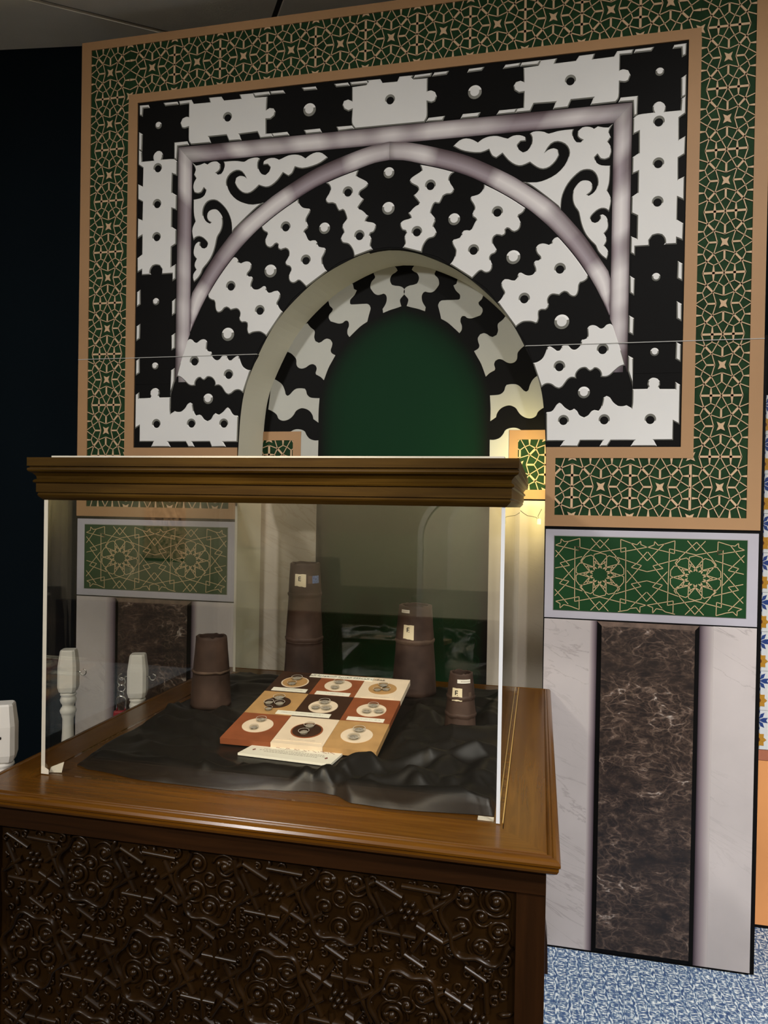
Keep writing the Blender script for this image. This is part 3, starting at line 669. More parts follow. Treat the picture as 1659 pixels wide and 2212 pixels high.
# lilac tube frame and arch band
def strip(name, left, right, h, m, parent, y0=D, u0=UC, seed=0.0):
    """ribbon between two polylines, uv: x across, y along"""
    mb = MB(); n = len(left); L = 0.0; uvs = []
    for i in range(n):
        if i: L += (Vector(left[i])-Vector(left[i-1])).length
        for k in range(5):
            t = k/4; p = Vector(left[i]).lerp(Vector(right[i]), t)
            mb.v.append((u0+p.x, y0-h-0.0012*math.sin(PI*t), p.y)); uvs.append((t, L+seed))
    for i in range(n-1):
        for k in range(4):
            a = i*5+k; mb.f.append((a, a+1, a+6, a+5)); mb.m.append(0)
    me = mb.mesh(name)
    bm = bmesh.new(); bm.from_mesh(me); bmesh.ops.recalc_face_normals(bm, faces=bm.faces)
    if sum(f.normal.y for f in bm.faces) > 0: bmesh.ops.reverse_faces(bm, faces=bm.faces)
    # sides, so that the ribbon has a thickness
    e = [x for x in bm.edges if len(x.link_faces) == 1]
    ex = bmesh.ops.extrude_edge_only(bm, edges=e)
    nv = [g for g in ex['geom'] if isinstance(g, bmesh.types.BMVert)]
    uvmap = {}
    bm.verts.index_update()
    for v_ in nv: v_.co.y = y0
    bm.to_mesh(me); bm.free()
    uv = me.uv_layers.new(name='across')
    nn = len(uvs)
    look = {}
    for i, v_ in enumerate(mb.v): look[(round(v_[0], 5), round(v_[2], 5))] = uvs[i]
    for lp in me.loops:
        co = me.vertices[lp.vertex_index].co
        uv.data[lp.index].uv = look.get((round(co.x, 5), round(co.z, 5)), (0, 0))
    return link(name, me, parent, [m], smooth=True)
def sub(a, b, n): return [tuple(Vector(a).lerp(Vector(b), i/n)) for i in range(n+1)]
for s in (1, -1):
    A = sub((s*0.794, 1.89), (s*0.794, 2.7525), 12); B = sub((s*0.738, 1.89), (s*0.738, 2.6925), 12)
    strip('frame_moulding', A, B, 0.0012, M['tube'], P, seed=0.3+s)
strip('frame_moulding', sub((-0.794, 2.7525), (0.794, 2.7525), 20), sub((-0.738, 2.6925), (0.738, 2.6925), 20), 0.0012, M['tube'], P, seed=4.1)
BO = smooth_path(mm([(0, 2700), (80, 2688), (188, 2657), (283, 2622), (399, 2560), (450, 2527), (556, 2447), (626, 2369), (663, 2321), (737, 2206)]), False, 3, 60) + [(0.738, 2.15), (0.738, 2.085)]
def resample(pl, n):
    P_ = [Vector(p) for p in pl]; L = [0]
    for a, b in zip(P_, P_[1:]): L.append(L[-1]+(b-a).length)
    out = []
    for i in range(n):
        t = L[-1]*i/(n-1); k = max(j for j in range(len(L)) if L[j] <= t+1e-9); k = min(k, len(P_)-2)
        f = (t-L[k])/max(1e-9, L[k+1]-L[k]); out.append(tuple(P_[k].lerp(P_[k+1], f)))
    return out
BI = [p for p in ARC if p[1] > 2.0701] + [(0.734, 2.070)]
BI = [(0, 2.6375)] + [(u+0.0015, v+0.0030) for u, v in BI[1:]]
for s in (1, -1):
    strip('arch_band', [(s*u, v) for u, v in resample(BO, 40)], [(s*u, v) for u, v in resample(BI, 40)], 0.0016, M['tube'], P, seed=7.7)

# arabesque in the two corners
sp = mm(SPAN)
for s in (1, -1): plate('arabesque', sp if s > 0 else mirror(sp), [], 0.0012, 0.004, 0.0026, WHITE, P, n=1)

# tan borders
def bar(name, u0_, u1_, v0_, v1_, h=0.005, m=None, parent=P, y0=D):
    mb = MB(); mb.box(UC+u0_, UC+u1_, y0-h, y0, v0_, v1_); return mb.build(name, m or M['tan'], parent)
bar('border_strip', -1.196, 1.196, 3.1470, 3.1786)
bar('border_strip', -0.9965, 0.9965, 2.9300, 2.9634)
for s in (1, -1):
    def b2(a, b, c, d, **k):
        if s < 0: a, b = -b, -a
        return bar('border_strip', a, b, c, d, **k)
    b2(1.1555, 1.196, 1.3902, 3.1470); b2(0.9600, 0.9975, 1.6492, 2.9300); b2(0.5445, 0.9975, 1.6137, 1.6492)
    b2(0.5450, 0.5750, 1.4272, 1.6137); b2(0.5450, 1.1555, 1.3902, 1.4272)
    bar('lattice_ground', *( (0.997, 1.157) if s > 0 else (-1.157, -0.997)), 1.4265, 3.148, 0.0008, M['latg'])
    bar('lattice_ground', *( (0.574, 0.998) if s > 0 else (-0.998, -0.574)), 1.4265, 1.6145, 0.0007, M['latg'])
bar('lattice_ground', -0.998, 0.998, 2.962, 3.148, 0.0007, M['latg'])

# lattice: one quadrant of the star tile, mirrored (x, y, x2, y2, width, width2)
QUAD = [(0,.255,.375,.375,.032,.032),(.375,.375,.255,0,.032,.032),(0,.255,0,.55,.07,.07),(.255,0,.55,0,.07,.07),
 (0,.55,.18,.672,.035,.03),(.18,.672,.37,.745,.03,.03),(.37,.745,.615,.615,.03,.045),(.55,0,.672,.18,.035,.03),(.672,.18,.745,.37,.03,.03),(.745,.37,.615,.615,.03,.045),
 (.375,.375,0,1,.032,.032),(.375,.375,1,0,.032,.032),(.36,.36,.63,.63,.07,.085),(.615,.615,1,.75,.036,.036),(.615,.615,.75,1,.036,.036),
 (1,0,1,.75,.085,.085),(0,1,.75,1,.085,.085),(.745,.37,1,.37,.03,.10),(.37,.745,.37,1,.03,.10)]
def clipseg(x0, y0, x1, y1, R):
    t0, t1 = 0.0, 1.0; dx, dy = x1-x0, y1-y0
    for p, q in ((-dx, x0-R[0]), (dx, R[1]-x0), (-dy, y0-R[2]), (dy, R[3]-y0)):
        if abs(p) < 1e-12:
            if q < 0: return None
        else:
            r = q/p
            if p < 0: t0 = max(t0, r)
            else: t1 = min(t1, r)
    return (t0, t1) if t0 < t1 else None
def lattice(centres, hx, hy, rect, y0=D, u0=UC, mat=None, h=0.0034, parent=None):
    mat = mat or M['lat']; parent = parent or P
    segs = {}
    for cx, cy in centres:
        for sx in (1, -1):
            for sy in (1, -1):
                for a, b, c, d, wa, wb in QUAD:
                    x0, y0_, x1, y1 = cx+sx*a*hx, cy+sy*b*hy, cx+sx*c*hx, cy+sy*d*hy
                    segs[tuple(sorted(((round((x0-rect[0])*400+.13), round((y0_-rect[2])*400+.13)), (round((x1-rect[0])*400+.13), round((y1-rect[2])*400+.13)))))] = (x0, y0_, x1, y1, wa*hx, wb*hx)
    mb = MB()
    for x0, y0_, x1, y1, wa, wb in segs.values():
        t = clipseg(x0, y0_, x1, y1, rect)
        if not t: continue
        dx, dy = x1-x0, y1-y0_; L = math.hypot(dx, dy); nx, ny = -dy/L, dx/L
        ax, ay, bx, by = x0+dx*t[0], y0_+dy*t[0], x0+dx*t[1], y0_+dy*t[1]
        w0_, w1_ = (wa+(wb-wa)*t[0])*.49, (wa+(wb-wa)*t[1])*.49
        q = [(ax+nx*w0_, ay+ny*w0_), (ax-nx*w0_, ay-ny*w0_), (bx-nx*w1_, by-ny*w1_), (bx+nx*w1_, by+ny*w1_)]
        T = [(u0+u, y0-h, v) for u, v in q]; Bt = [(u0+u, y0-0.0008, v) for u, v in q]
        mb.quad(*T)
        for i in range(4): mb.quad(T[(i+1) % 4], T[i], Bt[i], Bt[(i+1) % 4])
    mb.build('lattice', mat, parent)
    # stars
    sh = []
    for k in range(4):
        a = PI/4+k*PI/2
        sh.append((0.21*math.cos(a), 0.21*math.sin(a))); a += PI/4; sh.append((0.085*math.cos(a), 0.085*math.sin(a)))
    done = set()
    smb = MB(); T = [(a*hx, -h, b*hy) for a, b in sh]; B2 = [(a*hx, -0.0008, b*hy) for a, b in sh]
    smb.poly(T)
    for i in range(8): smb.quad(T[(i+1) % 8], T[i], B2[i], B2[(i+1) % 8])
    me = smb.mesh('star'); me.materials.append(mat)
    for cx, cy in centres:
        for ox, oy in ((0, 0), (1, 1), (1, -1), (-1, 1), (-1, -1)):
            x, y = cx+ox*hx, cy+oy*hy; k = (round(x, 3), round(y, 3))
            if k in done or not (rect[0]-.002 < x < rect[1]+.002 and rect[2]-.006 < y < rect[3]+.006): continue
            done.add(k)
            o = bpy.data.objects.new('star', me); COL.objects.link(o); o.parent = parent
            o.location = (u0+x-parent.location.x, y0-parent.location.y, y-parent.location.z)
SX, SV, HC = 0.1807, 3.0555, 0.0958
lattice([(k*SX, SV) for k in range(-5, 6)], SX/2, 0.0965, (-0.9935, 0.9935, 2.9634, 3.147))
for s in (1, -1):
    lattice([(s*1.0765, SV-2*HC*k) for k in range(0, 9)], 0.0830, HC, ((0.996, 1.157, 1.427, 3.147) if s > 0 else (-1.157, -0.996, 1.427, 3.147)))
    lattice([(s*x, 1.5215) for x in (0.8997, 0.7190, 0.5383)], SX/2, 0.0975, ((0.573, 0.994, 1.427, 1.6137) if s > 0 else (-0.994, -0.573, 1.427, 1.6137)))
mb = MB()
for a, b in ((uS+.002, 1.196), (-1.196, -uS-.002)): mb.box(UC+a, UC+b, D-0.0064, D, VS-.0011, VS+.0011)
mb.build('seam_strip', M['seam'], P)

# lower piers: lilac frame with green panel, marble with brown column
def rect(a, b, c, d): return [(a, c), (b, c), (b, d), (a, d)]
tc, t2, tr = ((x/1000, y/1000) for x, y in TRACC)
for s in (1, -1):
    f = (lambda q: q) if s > 0 else mirror
    fr = plate('lilac_frame', f(rect(0.5485, 1.193, 1.0900, 1.3800)), [], 0.002, 0.0022, 0.002, [M['lilac']], P, n=0)
    gp = plate('green_panel', f(rect(0.5755, 1.1620, 1.1140, 1.3600)), [], 0.0025, 0.0042, 0.002, [M['green'], M['rimd'], M['rimd']], P, n=0)
    # gold tracery
    mb = MB()
    cx, cy = 0.7215, 1.2360; mid = 0.8662
    lines = []
    for pl in TRAC:
        lines.append([(x/1000, y/1000) for x, y in pl])
    R = 0.0705
    for k in range(10):
        a = PI/2+k*PI/5
        def pt(r, t): return (cx+1.10*(r*math.cos(a)-t*math.sin(a)), cy+(r*math.sin(a)+t*math.cos(a)))
        lines.append([pt(R*0.29, R*0.07), pt(R*0.37, 0), pt(R*0.29, -R*0.07)])
        lines.append([pt(R*0.24, R*0.255), pt(R*0.80, R*0.265), pt(R*0.93, R*0.235), pt(R, 0), pt(R*0.93, -R*0.235), pt(R*0.80, -R*0.265), pt(R*0.24, -R*0.255)])
        lines.append([pt(R*0.62, R*0.26), pt(R*0.42, 0), pt(R*0.62, -R*0.26)])
    allp = lines + [[(2*mid-x, y) for x, y in l] for l in lines]
    for l in allp:
        for (x0, y0_), (x1, y1) in zip(l, l[1:]):
            t = clipseg(x0, y0_, x1, y1, (0.581, 1.157, 1.1185, 1.3555))
            if not t: continue
            dx, dy = x1-x0, y1-y0_; L = math.hypot(dx, dy)
            if L < 1e-5: continue
            nx, ny = -dy/L*.0011, dx/L*.0011
            ax, ay, bx, by = x0+dx*t[0], y0_+dy*t[0], x0+dx*t[1], y0_+dy*t[1]
            q = [(ax+nx, ay+ny), (ax-nx, ay-ny), (bx-nx, by-ny), (bx+nx, by+ny)]
            T = [W3(s*u, v, 0.0052) for u, v in q]; Bt = [W3(s*u, v, 0.0042) for u, v in q]
            if s < 0: T.reverse(); Bt.reverse()
            mb.quad(*T)
            for i in range(4): mb.quad(T[(i+1) % 4], T[i], Bt[i], Bt[(i+1) % 4])
    mb.build('gold_tracery', M['gold'], P)
    # pale marble each side of the column, with the printed mauve fade next to it
    def graded(name, cols, v0_, v1_, h):
        mb = MB(); me_cols = []
        cols_ = cols if s > 0 else [(-u, c) for u, c in reversed(cols)]
        for (ua, ca), (ub, cb) in zip(cols_, cols_[1:]):
            mb.quad(W3(ua, v0_, h), W3(ub, v0_, h), W3(ub, v1_, h), W3(ua, v1_, h)); me_cols += [ca, cb, cb, ca]
        a, b = cols_[0][0], cols_[-1][0]
        for q in (((a, v0_), (a, v1_)), ((b, v1_), (b, v0_)), ((a, v1_), (b, v1_)), ((b, v0_), (a, v0_))):
            mb.quad(W3(*q[0], 0), W3(*q[1], 0), W3(*q[1], h), W3(*q[0], h)); me_cols += [cols_[0][1]]*4
        me = mb.mesh(name); ca = me.color_attributes.new('print', 'FLOAT_COLOR', 'CORNER')
        for i, c in enumerate(me_cols): ca.data[i].color = (*c, 1)
        return link(name, me, P, [M['shade']])
    ml = (0.44, 0.39, 0.385); md = (0.045, 0.03, 0.04)
    for a, b in ((0.5490, 0.693), (1.068, 1.193)):
        plate('marble_slab', f(rect(a, b, 0.008, 1.0855)), [], 0.0015, 0.0018, 0.001, [M['marble']], P, n=0)
    graded('mauve_fade', [(0.693, (0.46, 0.415, 0.40)), (0.703, (0.26, 0.215, 0.225)), (0.7165, md)], 0.008, 1.0855, 0.0018)
    graded('mauve_fade', [(1.027, md), (1.044, (0.24, 0.195, 0.21)), (1.068, (0.46, 0.415, 0.40))], 0.008, 1.0855, 0.0018)
    plate('brown_marble_column', f(rect(0.7165, 1.0270, 0.008, 1.0845)), [], 0.0015, 0.0070, 0.014, [M['brown'], M['black'], M['clayl']], P, n=0)

# ---- niche
NO = 0.018
back = [(u+NO, v+0.004) for u, v in OPEN]; backL = [(-u+NO, v+0.004) for u, v in OPEN]
front_l = [(-u, v) for u, v in reversed(OPEN)] + OPEN[1:]
back_l = [(u, v) for u, v in reversed(backL)] + back[1:]
for i in range(2):
    mb = MB()
    n = len(front_l); half = n//2
    rng = range(0, half) if i == 0 else range(half, n-1)
    for k in rng:
        a, b = front_l[k], front_l[k+1]; c, d = back_l[k+1], back_l[k]
        # 6 mm thick lining
        mb.quad((UC+a[0], D+.004, a[1]), (UC+b[0], D+.004, b[1]), (UC+c[0], D+NICHE, c[1]), (UC+d[0], D+NICHE, d[1]))
    me = mb.mesh('niche_lining')
    bm = bmesh.new(); bm.from_mesh(me); bmesh.ops.remove_doubles(bm, verts=bm.verts, dist=1e-5)
    bmesh.ops.solidify(bm, geom=bm.faces[:], thickness=-0.006); bm.to_mesh(me); bm.free()
    link('niche_lining', me, P, [M['ret']])
YB = D+NICHE
mb = MB(); mb.box(UC-0.58, UC+0.62, YB+.0002, YB+0.012, 0.0, 2.40); mb.build('niche_back_board', M['black'], P)
NU = UC+0.0235
ND = [mm(c) for c in NICHE_D]
for k, c in enumerate(ND):
    for s in (1, -1):
        c2 = c
        if k == 4: c2 = [(u, max(v, 1.478)) for u, v in c]
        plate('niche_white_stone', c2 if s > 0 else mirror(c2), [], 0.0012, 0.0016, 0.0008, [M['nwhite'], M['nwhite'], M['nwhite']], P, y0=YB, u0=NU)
inner = [(0, 2.194), ND[0][15], ND[0][18], ND[1][12], ND[1][15], ND[2][15], ND[2][18], ND[3][0], (0.3262, 1.70)]
inner = smooth_path(inner, False, 4, 60) + [(0.3262, 1.3), (0.3262, 0.9), (0.3262, 0.4), (0.3262, 0.01)]
full = [(-u, v) for u, v in reversed(inner)] + inner[1:]
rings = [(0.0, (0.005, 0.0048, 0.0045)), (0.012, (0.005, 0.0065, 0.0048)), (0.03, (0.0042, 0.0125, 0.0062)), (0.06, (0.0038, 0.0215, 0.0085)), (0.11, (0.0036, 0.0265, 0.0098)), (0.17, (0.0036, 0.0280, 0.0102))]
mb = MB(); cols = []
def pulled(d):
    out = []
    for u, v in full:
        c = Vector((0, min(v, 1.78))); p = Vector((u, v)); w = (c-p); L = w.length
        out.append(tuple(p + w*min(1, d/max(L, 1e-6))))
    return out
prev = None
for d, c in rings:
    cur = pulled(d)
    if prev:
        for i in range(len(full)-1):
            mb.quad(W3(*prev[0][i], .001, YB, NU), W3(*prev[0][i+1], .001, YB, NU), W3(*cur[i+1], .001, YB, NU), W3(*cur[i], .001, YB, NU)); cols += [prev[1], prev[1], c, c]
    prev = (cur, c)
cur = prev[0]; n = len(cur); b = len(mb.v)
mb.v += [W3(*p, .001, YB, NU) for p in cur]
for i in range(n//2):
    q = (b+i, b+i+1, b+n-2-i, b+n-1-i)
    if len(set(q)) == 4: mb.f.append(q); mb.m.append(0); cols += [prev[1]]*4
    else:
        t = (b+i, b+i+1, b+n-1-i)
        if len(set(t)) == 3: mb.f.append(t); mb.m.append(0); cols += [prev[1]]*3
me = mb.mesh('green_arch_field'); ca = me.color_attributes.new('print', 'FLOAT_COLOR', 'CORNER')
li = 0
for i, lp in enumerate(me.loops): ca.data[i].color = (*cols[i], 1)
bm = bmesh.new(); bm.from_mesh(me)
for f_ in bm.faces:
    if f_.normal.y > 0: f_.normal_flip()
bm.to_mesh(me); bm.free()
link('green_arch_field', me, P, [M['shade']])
for s in (1, -1):
    q = rect(0.3265, 0.60, 0.01, 1.474); plate('niche_marble', q if s > 0 else mirror(q), [], 0.0012, 0.0014, 0.0005, [M['nmarble']], P, y0=YB, u0=NU, n=0)
    def nb(a, b, c, d, h=0.0035, nm='niche_border', m=None):
        if s < 0: a, b = -b, -a
        mb = MB(); mb.box(NU+a, NU+b, YB-h, YB, c, d); mb.build(nm, m or M['tan'], P)
    nb(0.3925, 0.62, 1.6925, 1.7260); nb(0.3925, 0.4240, 1.5130, 1.6925); nb(0.3925, 0.62, 1.4800, 1.5130)
    nb(0.4235, 0.62, 1.512, 1.693, 0.0008, 'niche_lattice_ground', M['latg'])
    lattice([(s*0.4310, 1.6025), (s*0.6110, 1.6025)], SX/2, 0.0945, ((0.4235, 0.58, 1.513, 1.6925) if s > 0 else (-0.58, -0.4235, 1.513, 1.6925)), y0=YB, u0=NU, h=0.0030)
# faint filigree on the green below
mb = MB()
def ribbon(pts, w):
    for a, b in zip(pts, pts[1:]):
        d = Vector(b)-Vector(a)
        if d.length < 1e-6: continue
        n_ = Vector((-d.y, d.x)).normalized()*w
        a, b = Vector(a), Vector(b)
        for q in ([tuple(a-n_), tuple(b-n_), tuple(b+n_), tuple(a+n_)],):
            mb.quad(*[W3(*p, .0016, YB, NU) for p in q])
def px(x, y): return (0.342-0.0235+((840+x/4.88)-1050)*0.00175, 1.107-((1290+y/4.88)-1300)*0.00174)
for x, y, r, tu in ((880, 470, 100, 2), (650, 460, 90, 2), (910, 660, 65, 1.6), (650, 240, 95, 2), (880, 240, 105, 1.7), (930, 800, 55, 1.5), (600, 660, 65, 1.5), (560, 360, 50, 1.5), (930, 120, 60, 1.3)):
    c = px(x, y); R = r*0.000359
    for sd in (1, -1):
        ribbon([(sd*(c[0]+R*(1-t/60*.8)*math.cos(tu*2*PI*t/60+x)), c[1]+R*(1-t/60*.8)*math.sin(tu*2*PI*t/60+x)) for t in range(61)], 0.0011)
for l in ([(745, 400), (740, 560), (700, 640)], [(765, 430), (780, 600), (830, 740)], [(480, 620), (560, 700), (600, 860)]):
    for sd in (1, -1): ribbon([(sd*px(*p)[0], px(*p)[1]) for p in l], 0.0012)
bmf = mb.build('filigree', flat('faint_green_line', (0.008, 0.038, 0.016), 0.5, spec=0.06), P)
# warm led strip on the inside of the right jamb with its loose wire
L_ = empty('led_strip', (UC+0.545, D+0.055, 1.22), 'warm yellow led strip on the inner right side of the niche', 'light strip')
mb = MB(); mb.box(UC+0.5465, UC+0.5500, D+0.050, D+0.060, 1.22, 1.60); mb.build('led_tape', M['led'], L_)
mb = MB(); mb.tube([(-.066, 2.513, 1.4388), (-.055, 2.512, 1.430), (-.042, 2.513, 1.4217), (-.025, 2.513, 1.419), (-.012, 2.513, 1.4165), (-.003, 2.513, 1.4065), (-.006, 2.511, 1.42), (.001, 2.511, 1.435), (.006, 2.508, 1.4448)], 0.0010, 5); mb.build('wire', M['wire'], L_, smooth=True)
mb = MB(); mb.box(-.010, .004, 2.505, 2.515, 1.392, 1.412); mb.build('connector', M['rimd'], L_, bevel=0.002)
ll = bpy.data.lights.new('led_light', 'AREA'); ll.shape = 'RECTANGLE'; ll.size = 0.5; ll.size_y = 0.02; ll.energy = 2.1; ll.color = (1.0, 0.83, 0.36)
lo = bpy.data.objects.new('led_light', ll); lo.location = (UC+0.5435, D+0.055, 1.60); lo.rotation_euler = (0, math.radians(90), math.radians(-25))
COL.objects.link(lo)

# ------------------------------------------------------------------ carved cabinet
CX0, CX1, CY0, CY1 = -1.1407, 0.0451, 1.2248, 2.3985
K = empty('display_cabinet', ((CX0+CX1)/2, (CY0+CY1)/2, 0), 'carved dark wood display cabinet with a wide moulded top under the clear case', 'cabinet')
def moulding(name, prof, rct, mats, parent, sides=(0, 1, 2, 3), ends=False):
    """profile (outward offset, z) run round a rectangle, one mitred piece per side, grain along each"""
    x0, x1, y0, y1 = rct
    for s in sides:
        mb = MB()
        def corner(k, o, z):
            X = (x0-o, x1+o)[k in (1, 2)]; Y = (y0-o, y1+o)[k in (2, 3)]
            return (X, Y, z)
        a, b = (s, (s+1) % 4)
        for (o, z), (o2, z2) in zip(prof, prof[1:]):
            mb.quad(corner(a, o, z), corner(b, o, z), corner(b, o2, z2), corner(a, o2, z2))
        me = mb.mesh(name)
        bm = bmesh.new(); bm.from_mesh(me)
        for f in bm.faces: f.normal_update()
        # outward normals
        c = Vector(((x0+x1)/2, (y0+y1)/2, sum(z for _, z in prof)/len(prof)))
        sgn = sum(f.calc_area()*((f.calc_center_median()-c).to_2d().dot(f.normal.to_2d())) for f in bm.faces)
        if sgn < 0: bmesh.ops.reverse_faces(bm, faces=bm.faces)
        bm.to_mesh(me); bm.free()
        uv = me.uv_layers.new(name='grain'); L = [0]
        for (o, z), (o2, z2) in zip(prof, prof[1:]): L.append(L[-1]+math.hypot(o2-o, z2-z))
        ax = 0 if s in (0, 2) else 1
        for pi, p in enumerate(me.polygons):
            for li in p.loop_indices:
                vi = me.loops[li].vertex_index; co = me.vertices[vi].co
                q = vi % 4
                uv.data[li].uv = (co[ax]+s*1.7, L[pi]+(L[pi+1]-L[pi] if q >= 2 else 0)+s*0.61)
        o = link(name, me, parent, [mats])
RIM = 0.1
lip = [(-RIM, ZC-0.002), (-RIM, ZC), (-0.0235, ZC), (-0.0220, ZC-0.0025), (-0.0200, ZC-0.0005), (-0.0175, ZC+0.0008), (-0.0150, ZC+0.0002), (-0.0135, ZC-0.0022), (-0.0115, ZC-0.0008), (-0.007, ZC-0.0012), (-0.0025, ZC-0.0040), (0, ZC-0.0085), (-0.0004, ZC-0.0125), (-0.0030, ZC-0.0150), (-0.0032, ZC-0.020), (-0.006, ZC-0.0255), (-0.012, ZC-0.0300), (-0.06, ZC-0.0300)]
moulding('rim_board', lip, (CX0, CX1, CY0, CY1), M['wood'], K)
mb = MB(); mb.box(CX0+RIM+.0015, CX1-RIM-.0015, CY0+RIM+.0015, CY1-RIM-.0015, ZC-0.02, ZC-0.0012); mb.build('inner_board', M['wood'], K, uvaxis=0)
mb = MB()
for z in (1,): mb.box(-0.0585, -0.0560, CY0+0.125, CY1-0.02, ZC-0.003, ZC+0.0006)
mb.build('joint_strip', flat('joint_highlight', (0.40, 0.24, 0.07), 0.3), K)  # golden highlight along the joint, painted on as a strip
BX0, BX1, BY0, BY1 = CX0+0.023, CX1-0.023, CY0+0.030, CY1-0.04
mb = MB(); mb.box(BX0+.012, BX1-.012, BY0+.022, BY1, 0.06, ZC-0.030); mb.build('carcass', M['dark'], K, uvaxis=2)
mb = MB(); mb.box(BX0, BX1, BY0-.004, BY0+.022, ZC-0.075, ZC-0.0302); mb.build('frieze_rail', M['dark'], K, uvaxis=0, bevel=0.0015)
for a, b in ((BX0, BX0+0.046), (BX1-0.050, BX1)):
    mb = MB(); mb.box(a, b, BY0, BY0+0.05, 0.0, ZC-0.0752); mb.build('stile', M['dark'], K, uvaxis=2, bevel=0.0015)
mb = MB(); mb.box(BX0+0.046, BX1-0.050, BY0, BY0+.022, 0.06, 0.13); mb.build('bottom_rail', M['dark'], K, uvaxis=0, bevel=0.0015)
for a in (BX0, BX1-0.012):
    mb = MB(); mb.box(a, a+0.012, BY0+0.05, BY1, 0.0, ZC-0.0302); mb.build('side_panel', M['dark'], K, uvaxis=2)
mb = MB()
mb.poly([(BX1, BY1-0.09, 0.0), (BX1+0.028, BY1-0.09, 0.0), (BX1+0.0245, BY1-0.09, 0.10), (BX1+.004, BY1-0.09, 0.24), (BX1, BY1-0.09, 0.24)])
mb.poly([(BX1, BY1-0.02, 0.0), (BX1, BY1-0.02, 0.24), (BX1+.004, BY1-0.02, 0.24), (BX1+0.0245, BY1-0.02, 0.10), (BX1+0.028, BY1-0.02, 0.0)])
q = [(0, 0), (.028, 0), (.0245, .10), (.004, .24), (0, .24)]
for (a, z), (b, z2) in zip(q, q[1:]+q[:1]): mb.quad((BX1+a, BY1-.02, z), (BX1+b, BY1-.02, z2), (BX1+b, BY1-.09, z2), (BX1+a, BY1-.09, z))
mb.build('foot', M['dark'], K, uvaxis=2)

# carved front
PX0, PX1, PZ0, PZ1 = BX0+0.046, BX1-0.050, 0.13, ZC-0.075
YP = BY0+0.012
mb = MB(); mb.box(PX0, PX1, YP, YP+.010, PZ0, PZ1); panel = mb.build('carved_panel', M['carve'], K)
rng = random.Random(11)
def inside(x, z, m=0.008): return PX0+m < x < PX1-m and PZ0+m < z < PZ1-m
def rib(mb, pts, w, h):
    """carved band with sloping shoulders standing off the panel"""
    k = len(pts); base = len(mb.v); prof = [(-w, 0), (-w*.78, h*.55), (-w*.38, h*.92), (0, h), (w*.38, h*.92), (w*.78, h*.55), (w, 0)]
    for i, p in enumerate(pts):
        t = (Vector(pts[min(i+1, k-1)])-Vector(pts[max(i-1, 0)])).normalized(); n_ = Vector((-t.y, t.x))
        for o, hh in prof: mb.v.append((p[0]+n_.x*o, YP-hh, p[1]+n_.y*o))
    m = len(prof)
    for i in range(k-1):
        for j in range(m-1):
            a = base+i*m+j; mb.f.append((a, a+1, a+m+1, a+m)); mb.m.append(0)
# spiral scrolls share three meshes
def scroll_mesh(turns, R, r0, hand):
    mb = MB(); pts = []; rr = []
    n_ = int(26*turns)
    for i in range(n_+1):
        t = i/n_; a = hand*(turns*2*PI*t); r = R*(1-0.80*t)
        pts.append((r*math.cos(a), 0, r*math.sin(a))); rr.append(r0*(0.55+0.75*t if t < .9 else 1.1))
    mb.tube(pts, rr, 6)
    for x in range(1): mb.lathe([(0.0001, r0*1.9), (r0*1.3, r0*1.5), (r0*1.9, 0.0), (r0*1.3, -r0*1.5), (0.0001, -r0*1.9)], 8, (0, 0, 0))
    me = mb.mesh('scroll'); me.materials.append(M['carve'])
    for p in me.polygons: p.use_smooth = True
    return me
SM = [scroll_mesh(1.6, 0.020, 0.0034, 1), scroll_mesh(1.6, 0.020, 0.0034, -1), scroll_mesh(2.0, 0.025, 0.0036, 1), scroll_mesh(1.3, 0.0155, 0.0032, -1)]
mb = MB(); mb.lathe([(0.0001, 0.0055), (0.0035, 0.0047), (0.0058, 0.0015), (0.0062, -0.002)], 10); bead_me = mb.mesh('bead'); bead_me.materials.append(M['carve'])
for p in bead_me.polygons: p.use_smooth = True
mb = MB()
for k in range(6):
    a = k*PI/3; c = (0.0105*math.cos(a), 0.0105*math.sin(a), 0.0)
    mb.lathe([(0.0001, 0.0062), (0.003, 0.0050), (0.0046, 0.001), (0.0046, -0.003)], 7, c)
mb.lathe([(0.0001, 0.0075), (0.0035, 0.006), (0.005, 0.001), (0.005, -0.003)], 8, (0, 0, 0))
flower_me = mb.mesh('carved_flower'); flower_me.materials.append(M['carve'])
for p in flower_me.polygons: p.use_smooth = True
def put(name, me, x, z, rot, sc=1.0, depth=0.0, roty=0.0):
    o = bpy.data.objects.new(name, me); COL.objects.link(o); o.parent = K
    o.location = (x-K.location.x, YP-depth-K.location.y, z-K.location.z); o.rotation_euler = (rot, roty, 0); o.scale = (sc, sc, sc)
    return o
straps = MB(); waves = MB()
nscroll = 0
cells = []
for j in range(-1, 4):
    for i in range(-1, 7):
        cells.append((PX0+0.080+0.258*i+(0.129 if j % 2 else 0), PZ1-0.066-0.182*j))
